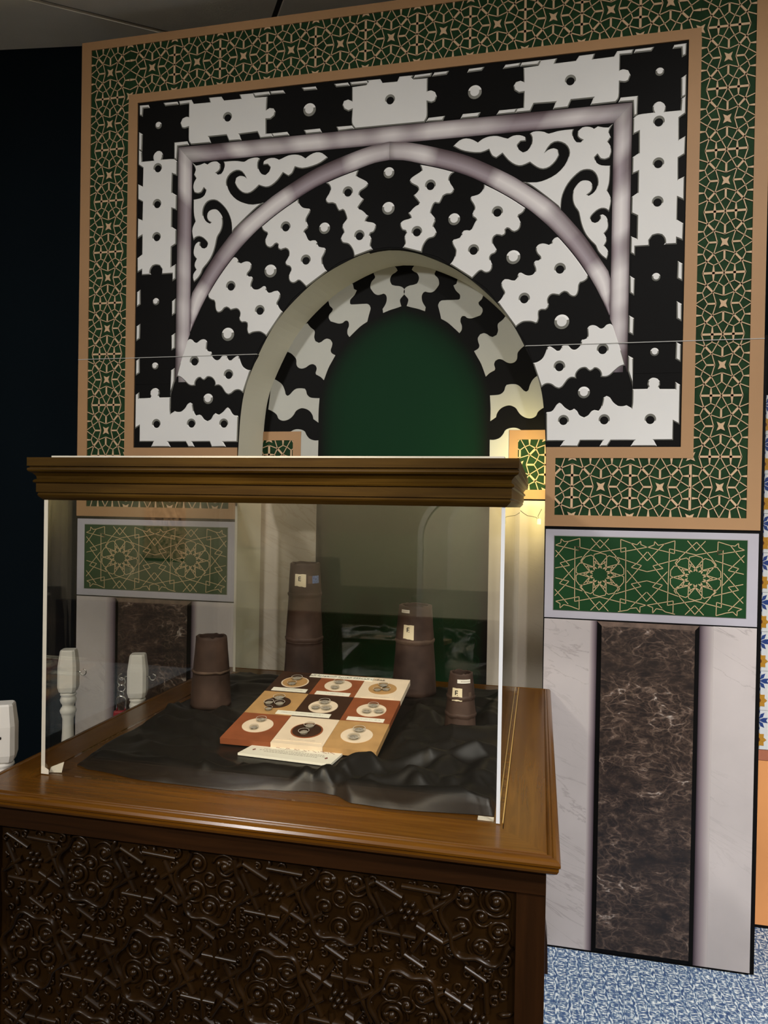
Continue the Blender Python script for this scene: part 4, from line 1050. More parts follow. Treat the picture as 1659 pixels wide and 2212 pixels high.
for (cx, cz) in cells:
    # six pointed strapwork star with a flower in the middle
    if cz < 0.26: continue
    if inside(cx, cz, 0.02): put('carved_flower', flower_me, cx, cz, PI/2, 1.35)
    for k in range(6):
        a = k*PI/3+0.2
        for da, r0, r1 in ((0.20, 0.027, 0.078), (0.62, 0.070, 0.047)):
            x0, z0 = cx+r0*math.cos(a-da), cz+r0*math.sin(a-da); x1, z1 = cx+r1*math.cos(a+da), cz+r1*math.sin(a+da)
            if inside(x0, z0, .006) and inside(x1, z1, .006): rib(straps, [(x0, z0), ((x0+x1)/2, (z0+z1)/2), (x1, z1)], 0.0062, 0.0095)
        x0, z0 = cx+0.078*math.cos(a+0.20), cz+0.078*math.sin(a+0.20); x1, z1 = cx+0.101*math.cos(a+.60), cz+0.101*math.sin(a+.60)
        if inside(x0, z0, .006) and inside(x1, z1, .006): rib(straps, [(x0, z0), (x1, z1)], 0.0060, 0.009)
    # wavy cartouche to the right of each star, full of scrolls
    ox, oz = cx+0.129, cz
    pts = []
    for t in range(49):
        a = 2*PI*t/48; r = 0.067+0.0065*math.cos(6*a+0.7)
        pts.append((ox+r*0.98*math.cos(a), oz+r*1.08*math.sin(a)))
    run = []
    for p in pts+[(1e9, 0)]:
        if inside(p[0], p[1], .007): run.append(p)
        else:
            if len(run) > 3: rib(waves, run, 0.0058, 0.0115)
            run = []
    for k, (dx, dz) in enumerate(((-0.027, 0.034), (0.027, 0.034), (-0.031, -0.015), (0.031, -0.015), (0.0, -0.046), (0.0, 0.008))):
        x, z = ox+dx+rng.uniform(-.003, .003), oz+dz+rng.uniform(-.003, .003)
        if inside(x, z, .026) and nscroll < 280:
            put('scroll', SM[(k+rng.randint(0, 1)) % 4] if k < 5 else SM[3], x, z, 0, rng.uniform(1.08, 1.3), 0.002, rng.uniform(0, 6.28)); nscroll += 1
    for k in range(9):
        a = rng.uniform(0, 6.28); r = rng.uniform(0.040, 0.058)
        x, z = ox+r*math.cos(a), oz+r*math.sin(a)
        if inside(x, z, .010): put('bead', bead_me, x, z, PI/2, rng.uniform(0.8, 1.4))
    for k in range(6):
        a = k*PI/3+rng.uniform(-.2, .2)+PI/2; x, z = cx+0.098*math.cos(a), cz+0.098*math.sin(a)
        if inside(x, z, .022) and nscroll < 280:
            put('scroll', SM[3], x, z, 0, rng.uniform(0.72, 0.95), 0.002, rng.uniform(0, 6.28)); nscroll += 1
fill = MB()
occ = [(c[0], c[1], 0.050) for c in cells] + [(c[0]+0.129, c[1], 0.074) for c in cells]
tries = 0; got = []
while tries < 9000 and len(got) < 430:
    tries += 1
    x, z = rng.uniform(PX0+.012, PX1-.012), rng.uniform(0.36, PZ1-.012)
    if any((x-a)**2+(z-b_)**2 < (r*.98)**2 for a, b_, r in occ) or any((x-a)**2+(z-b_)**2 < 0.0185**2 for a, b_ in got): continue
    got.append((x, z)); a0 = rng.uniform(0, 6.28); hd = rng.choice((1, -1)); R_ = rng.uniform(.0075, .0120)
    if rng.random() < .75:
        pts = [(x+R_*(1-.75*t/14)*math.cos(a0+hd*7.5*t/14), YP-.0025, z+R_*(1-.75*t/14)*math.sin(a0+hd*7.5*t/14)) for t in range(15)]
        fill.tube(pts, [.0028*(1.2-.5*t/14) for t in range(15)], 5)
    else:
        d = (math.cos(a0), math.sin(a0))
        fill.tube([(x-d[0]*R_*1.3, YP-.001, z-d[1]*R_*1.3), (x-d[0]*R_*.5+d[1]*.002, YP-.003, z-d[1]*R_*.5-d[0]*.002), (x+d[0]*R_*.5+d[1]*.002, YP-.003, z+d[1]*R_*.5-d[0]*.002), (x+d[0]*R_*1.3, YP-.001, z+d[1]*R_*1.3)], [.0012, .0048, .0042, .0010], 6)
tag(fill.build('carved_foliage', M['carve'], K, smooth=True), kind='stuff')
tag(straps.build('strapwork', M['carve'], K, smooth=True), kind='stuff')
tag(waves.build('wavy_band', M['carve'], K, smooth=True), kind='stuff')

# ------------------------------------------------------------------ clear acrylic case with wooden crown
GX0, GX1, GY0, GY1, GZ = -1.0400, -0.0625, 1.3430, 2.3270, 1.4500
T = 0.0075
G = empty('glass_case', ((GX0+GX1)/2, (GY0+GY1)/2, ZC), 'clear acrylic case with a moulded wooden crown on top of the carved cabinet', 'display case')
def pane(name, x0, x1, y0, y1, fr):
    mb = MB()
    mb.box(x0, x1, y0, y1, ZC+0.0004, GZ+0.02)
    # faces 0 bottom 1 top 2 -y 3 +x 4 +y 5 -x
    for k in fr: mb.m[k] = fr[k]
    return mb.build(name, [M['glass'], M['edge'], M['edgew']], G)
pane('acrylic_pane', GX0, GX0+0.0095, GY0, GY1, {2: 1, 4: 1})
pane('acrylic_pane', GX1-0.0070, GX1, GY0, GY1, {2: 2, 4: 1})
pane('acrylic_pane', GX0+0.0097, GX1-0.0072, GY0+.0005, GY0+T, {3: 0, 5: 0})
pane('acrylic_pane', GX0+0.0097, GX1-0.0072, GY1-T, GY1-.0005, {3: 0, 5: 0})
mb = MB(); mb.tube([(GX0+.0115, GY1-.0095, ZC+.002), (GX0+.0115, GY1-.0095, GZ)], 0.0016, 5); mb.tube([(GX1-.0085, GY1-.0095, ZC+.002), (GX1-.0085, GY1-.0095, GZ)], 0.0012, 5); mb.build('glue_bead', M['edge'], G)
mb = MB()
mb.poly([(GX0+.0005, GY0-.0006, ZC+.0006), (GX0+.019, GY0-.0006, ZC+.0006), (GX0+.019, GY0-.0006, ZC+.010), (GX0+.004, GY0-.0006, ZC+.018), (GX0+.0005, GY0-.0006, ZC+.016)])
mb.poly([(GX0+.012, GY0+.010, ZC+.0002), (GX0+.040, GY0+.014, ZC+.001), (GX0+.037, GY0+.026, ZC+.020), (GX0+.012, GY0+.016, ZC+.010)])
me_t = mb.mesh('tape_patch'); bm = bmesh.new(); bm.from_mesh(me_t); bmesh.ops.solidify(bm, geom=bm.faces[:], thickness=0.0004); bm.to_mesh(me_t); bm.free(); link('tape_patch', me_t, G, [M['tape']])
mb = MB(); mb.box(GX1-.042, GX1-.012, GY0+.010, GY0+.024, ZC-.001, ZC+.0012); mb.build('tape_patch', M['tape'], G)
crown = [(-0.02, GZ-.0005), (0.001, GZ-.0005), (0.0045, GZ+.0030), (0.0085, GZ+.0075), (0.0100, GZ+.0105), (0.0085, GZ+.0130), (0.0085, GZ+.0145), (0.0115, GZ+.0160), (0.0115, GZ+.0345), (0.0155, GZ+.0365), (0.0165, GZ+.0395), (0.0140, GZ+.0425), (0.0105, GZ+.0440), (0.0115, GZ+.0500), (0.0165, GZ+.0560), (0.0225, GZ+.0595), (0.0245, GZ+.0630), (0.0240, GZ+.0665), (0.0205, GZ+.0680), (0.0205, GZ+.0695), (0.0245, GZ+.0710), (0.0245, GZ+.0890), (-0.02, GZ+.0890)]
moulding('crown_moulding', crown, (GX0, GX1, GY0, GY1), M['lid'], G)
mb = MB(); mb.box(GX0+.012, GX1-.004, GY0+.006, GY1-.006, GZ+.0892, GZ+.0945); mb.m[2:6] = [1, 1, 1, 1]
mb.build('lid_sheet', [M['glass'], M['edge']], G)

# ------------------------------------------------------------------ black satin cloth
CB = dict(x0=-1.012, x1=-0.0745, y0=1.352, y1=2.312)
ridges = [((-0.96, 1.440), (-0.70, 1.420), .022, .016), ((-0.70, 1.420), (-0.46, 1.440), .016, .018), ((-0.47, 1.425), (-0.405, 1.44), .020, .022), ((-0.43, 1.42), (-0.36, 1.53), .026, .020),
 ((-0.36, 1.395), (-0.09, 1.395), .020, .022), ((-0.36, 1.53), (-0.22, 1.62), .016, .018), ((-0.24, 1.60), (-0.10, 1.70), .022, .020), ((-0.24, 1.46), (-0.19, 1.60), .017, .020),
 ((-0.14, 1.43), (-0.10, 1.62), .013, .02), ((-0.34, 1.75), (-0.11, 1.85), .020, .03), ((-0.34, 1.98), (-0.26, 1.86), .022, .03), ((-0.30, 2.06), (-0.10, 2.10), .022, .04), ((-0.12, 1.95), (-0.09, 2.22), .030, .03),
 ((-0.99, 1.80), (-0.80, 1.73), .030, .024), ((-0.95, 1.73), (-0.79, 1.67), .026, .020), ((-0.99, 2.02), (-0.82, 2.12), .022, .03), ((-0.97, 2.20), (-0.84, 2.24), .02, .03), ((-0.99, 1.84), (-0.99, 1.70), .022, .016)]
ridges += [((-0.90, 1.52), (-0.72, 1.50), .012, .03), ((-0.93, 1.60), (-0.80, 1.58), .012, .03), ((-0.33, 1.44), (-0.22, 1.50), .018, .018), ((-0.30, 1.70), (-0.14, 1.74), .014, .018), ((-0.33, 1.84), (-0.27, 1.75), .014, .02), ((-0.17, 1.50), (-0.09, 1.54), .014, .018), ((-0.99, 2.12), (-0.80, 2.20), .018, .02), ((-0.86, 1.86), (-0.78, 1.79), .018, .018), ((-0.16, 2.0), (-0.10, 2.04), .02, .02), ((-0.62, 1.455), (-0.50, 1.47), .010, .016)]
flats = [(-0.750, -0.355, 1.585, 2.06, 0.004), (-0.68, -0.435, 1.52, 1.62, .004)]
PIPES = [(-0.739, 2.205, 0.0655, 0.0475, 1.2585), (-0.3766, 2.212, 0.0700, 0.0515, 1.1380), (-0.1973, 1.905, 0.0420, 0.0305, 1.0068), (-0.9246, 1.918, 0.0585, 0.0440, 1.0615)]
def cloth_h(x, y):
    h = 0.0
    p = Vector((x*5.0, y*5.0, 3.0))
    wx = x + 0.018*noise.noise(p); wy = y + 0.018*noise.noise(p+Vector((9, 4, 1)))
    q = Vector((wx, wy))
    for a, b, H, w in ridges:
        A, B = Vector(a), Vector(b); d = B-A
        t = max(0, min(1, (q-A).dot(d)/d.length_squared)); r = (q-(A+d*t)).length
        e = H*(0.95 if a[0] < -0.78 else (1.75 if a[1] < 1.65 else 1.3))*math.exp(-(r/(w*1.30))**2)*(0.8+0.2*math.sin(3+7*t)); h = h+e-0.8*h*e/max(h, e, 1e-6)
    u1 = 1-abs(noise.noise(Vector((wx*6.0+wy*3, wy*7.5, 0)))); u2 = 1-abs(noise.noise(Vector((wx*13-wy*5, wy*15, 4))))
    h += 0.007*u1**6 + 0.0012*u2**3 + 0.0005*(1+noise.noise(Vector((wx*20, wy*20, 5))))
    f = 1.0
    for a, b, c, d, m in flats:
        dx = max(a-x, 0, x-b); dy = max(c-y, 0, y-d); f = min(f, min(1, math.hypot(dx, dy)/0.03))
    for cx, cy, rb, rt, zt in PIPES:
        f = min(f, max(0, min(1, (math.hypot(x-cx, y-cy)-rb-0.006)/0.03)))
    return 0.0035 + h*f
fe = [(-1.012, 1.405), (-0.96, 1.388), (-0.79, 1.362), (-0.62, 1.360), (-0.52, 1.385), (-0.44, 1.398), (-0.40, 1.392), (-0.35, 1.362), (-0.274, 1.356), (-0.0745, 1.372)]
def front_edge(x):
    for (a, ya), (b, yb) in zip(fe, fe[1:]):
        if a <= x <= b:
            t = (x-a)/(b-a); t = t*t*(3-2*t); return ya+(yb-ya)*t
    return fe[-1][1]
mb = MB(); NXC, NYC = 170, 170
for j in range(NYC+1):
    for i in range(NXC+1):
        x = CB['x0']+(CB['x1']-CB['x0'])*i/NXC
        ya = front_edge(x); yb = 2.300+0.012*math.sin(x*23)
        y = ya+(yb-ya)*j/NYC
        if i < 14: x += 0.010*(1-i/14)*math.sin(y*19)+ 0.004
        z = ZC+cloth_h(x, y)
        e = min(i, NXC-i, j, NYC-j)
        if e == 0: z = ZC+0.0008
        elif e == 1: z = min(z, ZC+0.006+0.5*(z-ZC-.006)) if z > ZC+.006 else z
        mb.v.append((x, y, z))
for j in range(NYC):
    for i in range(NXC):
        a = j*(NXC+1)+i; mb.f.append((a, a+1, a+NXC+2, a+NXC+1)); mb.m.append(0)
tag(mb.build('black_cloth', M['cloth'], None, smooth=True), 'crumpled black satin cloth spread over the floor of the glass case', 'cloth')

# ------------------------------------------------------------------ clay pipes
def text(name, s, size, m, parent, mat4, ext=0.0001, align='CENTER'):
    cu = bpy.data.curves.new(name, 'FONT'); cu.body = s; cu.size = size; cu.align_x = align; cu.align_y = 'CENTER'; cu.extrude = ext
    cu.resolution_u = 3; cu.offset = 0.0003 if len(s) == 1 else 0.0
    t = bpy.data.objects.new(name, cu); COL.objects.link(t)
    dg = bpy.context.evaluated_depsgraph_get(); dg.update()
    me = bpy.data.meshes.new_from_object(t.evaluated_get(dg)); bpy.data.objects.remove(t)
    me.transform(mat4); me.materials.clear()
    return link(name, me, parent, [m])
def note(parent, base, rad, zc, w, h, az, name, m, wavy=0.0, hgt=0.0012, drop=0.0):
    """paper stuck on a cone: rad(z) gives the radius, az the azimuth of its middle"""
    mb = MB(); nx, nz = 8, 4; V_ = []
    for k in range(2):
        for i in range(nx+1):
            for j in range(nz+1):
                zz = zc+h*(j/nz-.5); 
                if j == 0: zz -= wavy*math.sin(i*1.9+1)+drop*(i/nx)
                if j == nz: zz += wavy*.6*math.sin(i*1.4)
                r = rad(zz)+hgt*(1 if k == 0 else 0.2)+0.0012
                a = az+(w*(i/nx-.5))/rad(zc)
                mb.v.append((base[0]+r*math.cos(a), base[1]+r*math.sin(a), zz))
    o_ = (nx+1)*(nz+1)
    for i in range(nx):
        for j in range(nz):
            a = i*(nz+1)+j; mb.f.append((a, a+nz+1, a+nz+2, a+1)); mb.m.append(0)
            mb.f.append((o_+a, o_+a+1, o_+a+nz+2, o_+a+nz+1)); mb.m.append(0)
    per = [i*(nz+1) for i in range(nx+1)]+[nx*(nz+1)+j for j in range(1, nz+1)]+[i*(nz+1)+nz for i in range(nx-1, -1, -1)]+[j for j in range(nz-1, 0, -1)]
    for a, b in zip(per, per[1:]+per[:1]): mb.f.append((a, o_+a, o_+b, b)); mb.m.append(0)
    return mb.build(name, m, parent)
def frame_at(base, rad, zc, az, off=0.0026):
    n_ = Vector((math.cos(az), math.sin(az), 0)); r = rad(zc)+off
    x = Vector((-n_.y, n_.x, 0)); z = Vector((0, 0, 1))
    Mx = Matrix((x, z, n_)).transposed().to_4x4(); Mx.translation = Vector((base[0]+n_.x*r, base[1]+n_.y*r, zc)); return Mx
labels = ['tallest brown clay pipe with a cream note, behind the coin board', 'medium brown clay pipe with a cream note, behind the coin board\'s right corner', 'smallest brown clay pipe with a cream note, standing alone on the right of the cloth', 'squat brown clay pipe without any note, standing on the left of the cloth']
secs = [((0.0, .36), (.40, .74), (.76, 1.0)), ((0.0, .60), (.62, 1.0)), ((0.0, .26), (.28, .54), (.60, 1.0)), ((0.0, .50), (.52, 1.0))]
for pi_, (px_, py_, rb, rt, zt) in enumerate(PIPES):
    b = empty('clay_pipe', (px_, py_, ZC+.004), labels[pi_], 'clay pipe', 'clay pipes in the glass case')
    z0 = ZC+0.0040; H = zt-z0
    R = lambda z, z0=z0, H=H, rb=rb, rt=rt: rb+(rt-rb)*max(0, min(1, (z-z0)/H))
    for si, (a, c) in enumerate(secs[pi_]):
        za, zb2 = z0+H*a, z0+H*c
        top = si == len(secs[pi_])-1
        seed = pi_*7.3+si*2.1
        def wob(i, an, r, z, seed=seed):
            n1 = noise.noise(Vector((math.cos(an)*2+seed, math.sin(an)*2, z*9))); n2 = noise.noise(Vector((math.cos(an)*5, math.sin(an)*5+seed, z*40)))
            return r+0.0014*n1+0.0009*n2, z+(0.0030*n2 if i in wobrows else 0.0)
        lo = R(za)+(0.0 if si == 0 else 0.0015); hi = R(zb2)
        prof = [(lo, za)] + [(lo+(hi-lo)*t, za+(zb2-za)*t) for t in (.08, .2, .4, .6, .8, .93)] + [(hi, zb2)]
        wobrows = {7, 8}
        if top: prof += [(hi-.0015, zb2+.001), (hi*0.80, zb2+.0005), (hi*0.76, zb2-.004), (hi*.74, zb2-0.05)]; wobrows = {7, 8, 9}
        else: prof += [(hi+.0012, zb2+.0005), (R(zb2)-.0010, zb2+.004)]
        mb = MB(); mb.lathe(prof, 30, (px_, py_, 0), 0, wob, cap0=(si == 0))
        if top:
            k = len(mb.f)
            for q in range(k):
                row = q//30 if si else (q)//30
            for q in range(len(mb.f)):
                row = q//30
                if row >= 9 and row < 12: mb.m[q] = 1
            mb.f.append(tuple(len(mb.v)-30+j for j in range(30))); mb.m.append(1)
        o = mb.build('pipe_section', [M['clay'], M['clayd']], b, smooth=True)
        if si and True:     # ragged collar where two sections meet
            mb = MB(); zr = za
            w2 = lambda i, an, r, z: (r+0.0010*noise.noise(Vector((an*3+seed, z*50, 1))), z+0.0045*noise.noise(Vector((math.cos(an)*3+seed, math.sin(an)*3, 2))))
            mb.lathe([(R(zr)+.0010, zr-.012 if pi_ != 3 else zr-.006), (R(zr)+.0036, zr-.006), (R(zr)+.0040, zr-.001), (R(zr)+.0006, zr+.002)], 30, (px_, py_, 0), 0, w2)
            mb.build('collar', M['clayl'] if pi_ in (1, 3) else M['clay'], b, smooth=True)
    cdir = math.atan2(-py_, -px_)            # azimuth that faces the front of the case
    base = (px_, py_)
    if pi_ == 0:
        az = cdir-0.30
        note(b, base, R, 1.208, 0.036, 0.037, az, 'note', M['paper'], 0.0008, drop=.004); text('letter', 'E', 0.020, M['ink'], b, frame_at(base, R, 1.211, az-0.04))
        note(b, base, R, 1.209, 0.014, 0.024, az+0.62, 'tape', M['clayl'], hgt=.0008); note(b, base, R, 1.209, 0.026, 0.024, az+1.02, 'foil_tape', M['foil'])
    if pi_ == 1:
        az = cdir-0.35
        note(b, base, R, 1.062, 0.033, 0.041, az, 'note', M['paper'], 0.0006, drop=.004); text('letter', 'E', 0.021, M['ink'], b, frame_at(base, R, 1.067, az-0.03))
        note(b, base, R, 1.1235, 0.028, 0.0095, az-0.25, 'sticker', M['label'])
        mb = MB()
        for k in range(5): 
            m4 = frame_at(base, R, 1.1235, az-0.25-0.16+k*0.085, 0.0028); c = m4.translation; x = m4.to_3x3().col[0]
            mb.poly([tuple(c+x*a_+Vector((0, 0, z_))) for a_, z_ in ((-.001, -.0016), (.0008, -.0016), (.0008, .0016), (-.001, .0016))])
        mb.build('faded_digits', M['inkl'], b)
    if pi_ == 2:
        az = cdir-0.28
        note(b, base, R, 0.9555, 0.0260, 0.033, az, 'note', M['paper'], 0.0005); text('letter', 'E', 0.019, M['ink'], b, frame_at(base, R, 0.959, az-0.05))
        note(b, base, R, 0.990, 0.034, 0.0095, az+0.52, 'sticker', M['label'])
        mb = MB()
        for k in range(7):
            m4 = frame_at(base, R, 0.990, az+0.52-0.22+k*0.11, 0.0028); c = m4.translation; x = m4.to_3x3().col[0]
            mb.poly([tuple(c+x*a_+Vector((0, 0, z_))) for a_, z_ in ((-.0010, -.0014), (.0010, -.0014), (.0010, .0014), (-.0010, .0014))])
        mb.build('faded_digits', M['inkl'], b)
        note(b, base, R, 0.951, 0.009, 0.020, az+1.0, 'tape', M['clayl'], hgt=.0008)

# ------------------------------------------------------------------ coin board
TILT = math.radians(8.31); LB = 0.4457; WB = 0.3945; TH = 0.0155; BS = 0.986
bx, byt, bzt = -0.7464, 2.0341, 0.9447
Bd = empty('coin_board', (bx+WB*BS/2, 1.82, ZC+.004), 'slanted board of nine coloured squares holding coins in clear capsules', 'coin board')
ct, st = math.cos(TILT), math.sin(TILT)
def bp(x, y, h):      # board metres: x from the left, y down from the top edge, h above the face
    x, y, h = x*BS, y*BS, h*BS
    return (bx+x, byt-y*ct-h*st*1.0, bzt-y*st+h*ct)
BM4 = Matrix(((1, 0, 0, bx), (0, ct, -st, byt), (0, st, ct, bzt), (0, 0, 0, 1)))
class BMB(MB):
    def bbox(s, x0, x1, y0, y1, h0, h1, m=0):
        n = len(s.v)
        s.v += [bp(x0,y1,h0), bp(x1,y1,h0), bp(x1,y0,h0), bp(x0,y0,h0), bp(x0,y1,h1), bp(x1,y1,h1), bp(x1,y0,h1), bp(x0,y0,h1)]
        for f in ((0,3,2,1),(4,5,6,7),(0,1,5,4),(1,2,6,5),(2,3,7,6),(3,0,4,7)): s.f.append(tuple(n+i for i in f)); s.m.append(m)
    def disc(s, x, y, r, h0, h1, seg=32, m=0, top=True, r1=None):
        r1 = r if r1 is None else r1
        n = len(s.v)
        for rr, h in ((r, h0), (r1, h1)):
            for j in range(seg): a = 2*PI*j/seg; s.v.append(bp(x+rr*math.cos(a), y-rr*math.sin(a), h))
        for j in range(seg): j2 = (j+1) % seg; s.f.append((n+j, n+j2, n+seg+j2, n+seg+j)); s.m.append(m)
        if top: s.f.append(tuple(n+seg+j for j in range(seg))); s.m.append(m)
colr = ['choc', 'rust', 'cream', 'sand', 'choc', 'rust', 'rust', 'cream', 'sand']
dcol = [('sand', 'cream'), ('cream', None), ('sand', 'sand'), ('choc', 'sand'), ('cream', None), ('cream', None), ('cream', None), ('choc', 'rust'), ('cream', None)]
xs = [0, .1315, .263, WB]; ys = [0, .151, .2965, LB]
dpos = [(65, 76), (197, 79), (328, 78), (66, 223), (197, 226), (330, 224), (66, 364), (199, 370), (328, 372)]
for k in range(9):
    i, j = k % 3, k//3
    mb = BMB(); mb.bbox(xs[i]+.0003, xs[i+1]-.0003, ys[j]+.0003, ys[j+1]-.0003, -TH, 0); mb.build('square', M[colr[k]], Bd)
    x, y = dpos[k][0]/1000, dpos[k][1]/1000
    a, b_ = dcol[k]
    if b_:
        mb = BMB(); mb.disc(x, y, .0405, 0, .0007); mb.build('disc_ring', M[b_], Bd)
        mb = BMB(); mb.disc(x, y, .0365, .0004, .0013); mb.build('disc', M[a], Bd)
    else:
        mb = BMB(); mb.disc(x, y, .0398, 0, .0010); mb.build('disc', M[a], Bd)
COINS = [(63, 49, 17), (62, 90, 14), (194, 55, 16), (194, 97, 13), (326, 55, 15), (317, 91, 12), (340, 83, 13), (61, 192, 17), (45, 229, 14), (76, 229, 15), (59, 267, 11), (194, 198, 16), (181, 237, 13), (210, 235, 15), (330, 197, 15), (321, 236, 13), (353, 230, 14), (65, 333, 14), (64, 379, 12), (199, 344, 15), (196, 381, 14), (328, 343, 16), (325, 384, 16)]
for x, y, r in COINS:
    x, y, r = x/1000, y/1000+0.004, r/1000
    mb = BMB(); mb.disc(x, y, r, .0011, .0075, top=False, r1=r*.98); mb.disc(x, y, r*.90, .0011, .0075, top=False)
    n0 = len(mb.v)
    for j in range(32):
        a0, a1 = 2*PI*j/32, 2*PI*(j+1)/32
        q = [bp(x+rr*math.cos(a), y-rr*math.sin(a), .0075) for rr, a in ((r*.90, a0), (r*.90, a1), (r*.98, a1), (r*.98, a0))]
        mb.quad(*q, 1)
    cap = mb.build('capsule', [M['caps'], M['capr']], Bd)
    mb = BMB(); mb.disc(x, y, r*.72, .0013, .0034, 28); mb.disc(x, y, r*.66, .0034, .0037, 28, r1=r*.60); mb.disc(x, y, r*.35, .0034, .0042, 12, r1=r*.2)
    mb.build('coin', M['coin'], cap)
# printed strips
def ink_row(mb, x0, x1, y, h, rr, hmin=.0008, hmax=.0026, dens=.0022):
    x = x0
    while x < x1:
        w = rr.uniform(.0006, .0028)
        hh = rr.uniform(hmin, hmax)
        mb.quad(bp(x, y+.0008, h), bp(x+w, y+.0008, h), bp(x+w, y+.0008-hh*.4, h), bp(x, y+.0008-hh*.4, h))
        if rr.random() < .45: mb.quad(bp(x, y+.0008, h), bp(x+.0006, y+.0008, h), bp(x+.0006, y-hh, h), bp(x, y-hh, h))
        if rr.random() < .3: mb.quad(bp(x, y+.0022, h), bp(x+.0007, y+.0022, h), bp(x+.0007, y+.0015, h), bp(x, y+.0015, h))
        x += w+(rr.uniform(.0001, .0005) if rr.random() < .8 else .003)
STRIPS = [(.017, .120, .123, .145), (.148, .248, .128, .149), (.280, .374, .131, .145), (.085, .233, .270, .291), (.279, .377, .273, .292), (.137, .257, .414, .430)]
rr = random.Random(5)
for a, b_, c, d in STRIPS:
    mb = BMB(); mb.bbox(a, b_, c, d, 0, .0012); s_ = mb.build('caption_strip', M['card'] if (a, c) not in ((.280, .131), (.137, .414)) else M['cream'], Bd)
    mb = BMB(); ink_row(mb, a+.012 if b_-a > .12 else a+.03, b_-.012 if b_-a < .12 else b_-.02, (c+d)/2, .00135, rr); mb.build('printed_line', M['inkl'] if d-c < .017 else M['ink'], s_)
mb = BMB(); mb.bbox(.094, .287, .006, .030, 0, .0014); s_ = mb.build('title_strip', M['card'], Bd)
AR = {'A': 0xFE8D, 'L': 0xFEDF, 'Lm': 0xFEE0}
# "coins of the Kingdom of Saudi Arabia, metal" set right to left from presentation forms
words = [[0xFECB, 0xFEE4, 0xFEFC, 0xFE95], [0xFE8D, 0xFEDF, 0xFEE4, 0xFEE4, 0xFEE0, 0xFEDC, 0xFE94], [0xFE8D, 0xFEDF, 0xFECC, 0xFEAE, 0xFE91, 0xFEF4, 0xFE94], [0xFE8D, 0xFEDF, 0xFEB4, 0xFECC, 0xFEEE, 0xFEA9, 0xFEF3, 0xFE94], [0xFE8D, 0xFEDF, 0xFEE4, 0xFECC, 0xFEAA, 0xFEE7, 0xFEF4, 0xFE94]]
s_txt = ' '.join(''.join(chr(c) for c in reversed(w)) for w in reversed(words))
tt = text('printed_title', s_txt, 0.0165, M['ink'], s_, BM4 @ Matrix.Scale(BS, 4) @ Matrix.Translation((.1905, -.0185, .0016)))

# caption card lying in front of the board
cdx0, cdx1 = -0.669, -0.437
Cd = empty('caption_card', (-0.55, 1.56, ZC+.006), 'small cream caption card lying flat in front of the coin board', 'card')
zc2 = ZC+0.0105
cq = [(-0.675, 1.544), (-0.447, 1.529), (-0.439, 1.603), (-0.661, 1.616)]
mb = MB()
lo = [(x, y, ZC+.0050) for x, y in cq]; hi = [(x, y, zc2) for x, y in cq]
mb.quad(*hi); mb.quad(*reversed(lo))
for i in range(4): mb.quad(lo[i], lo[(i+1) % 4], hi[(i+1) % 4], hi[i])
mb.build('card_body', M['card'], Cd)
def cp(a, b): # a along, b from front to back
    f0 = Vector(cq[0]).lerp(Vector(cq[1]), a); f1 = Vector(cq[3]).lerp(Vector(cq[2]), a); p = f0.lerp(f1, b); return (p.x, p.y, zc2+.0003)
mb = MB()
rr = random.Random(3)
for row, (a0, a1) in enumerate(((.18, .84), (.15, .86), (.22, .80), (.33, .62))):
    a = a0; b0 = .60-row*.115 if row < 3 else .74
    while a < a1:
        w = rr.uniform(.008, .03); mb.quad(cp(a, b0), cp(a+w, b0), cp(a+w, b0+.045), cp(a, b0+.045)); a += w+rr.uniform(.004, .012)
mb.build('printed_lines', flat('pale_ink', (0.42, 0.39, 0.33), 0.7) , Cd)
mb = MB()
for k in range(38):
    a = .10+.84*k/38; z = .86+.05*math.sin(k*1.3)
    mb.quad(cp(a, z), cp(a+.016, z+.02*math.cos(k)), cp(a+.016, z+.035+.02*math.cos(k)), cp(a, z+.035))
for a, b0 in ((.095, .45), (.90, .42)):
    mb.quad(cp(a-.018, b0), cp(a, b0-.09), cp(a+.018, b0), cp(a, b0+.09))
mb.build('printed_border', flat('red_brown_ink', (0.20, 0.06, 0.05), 0.7), Cd)

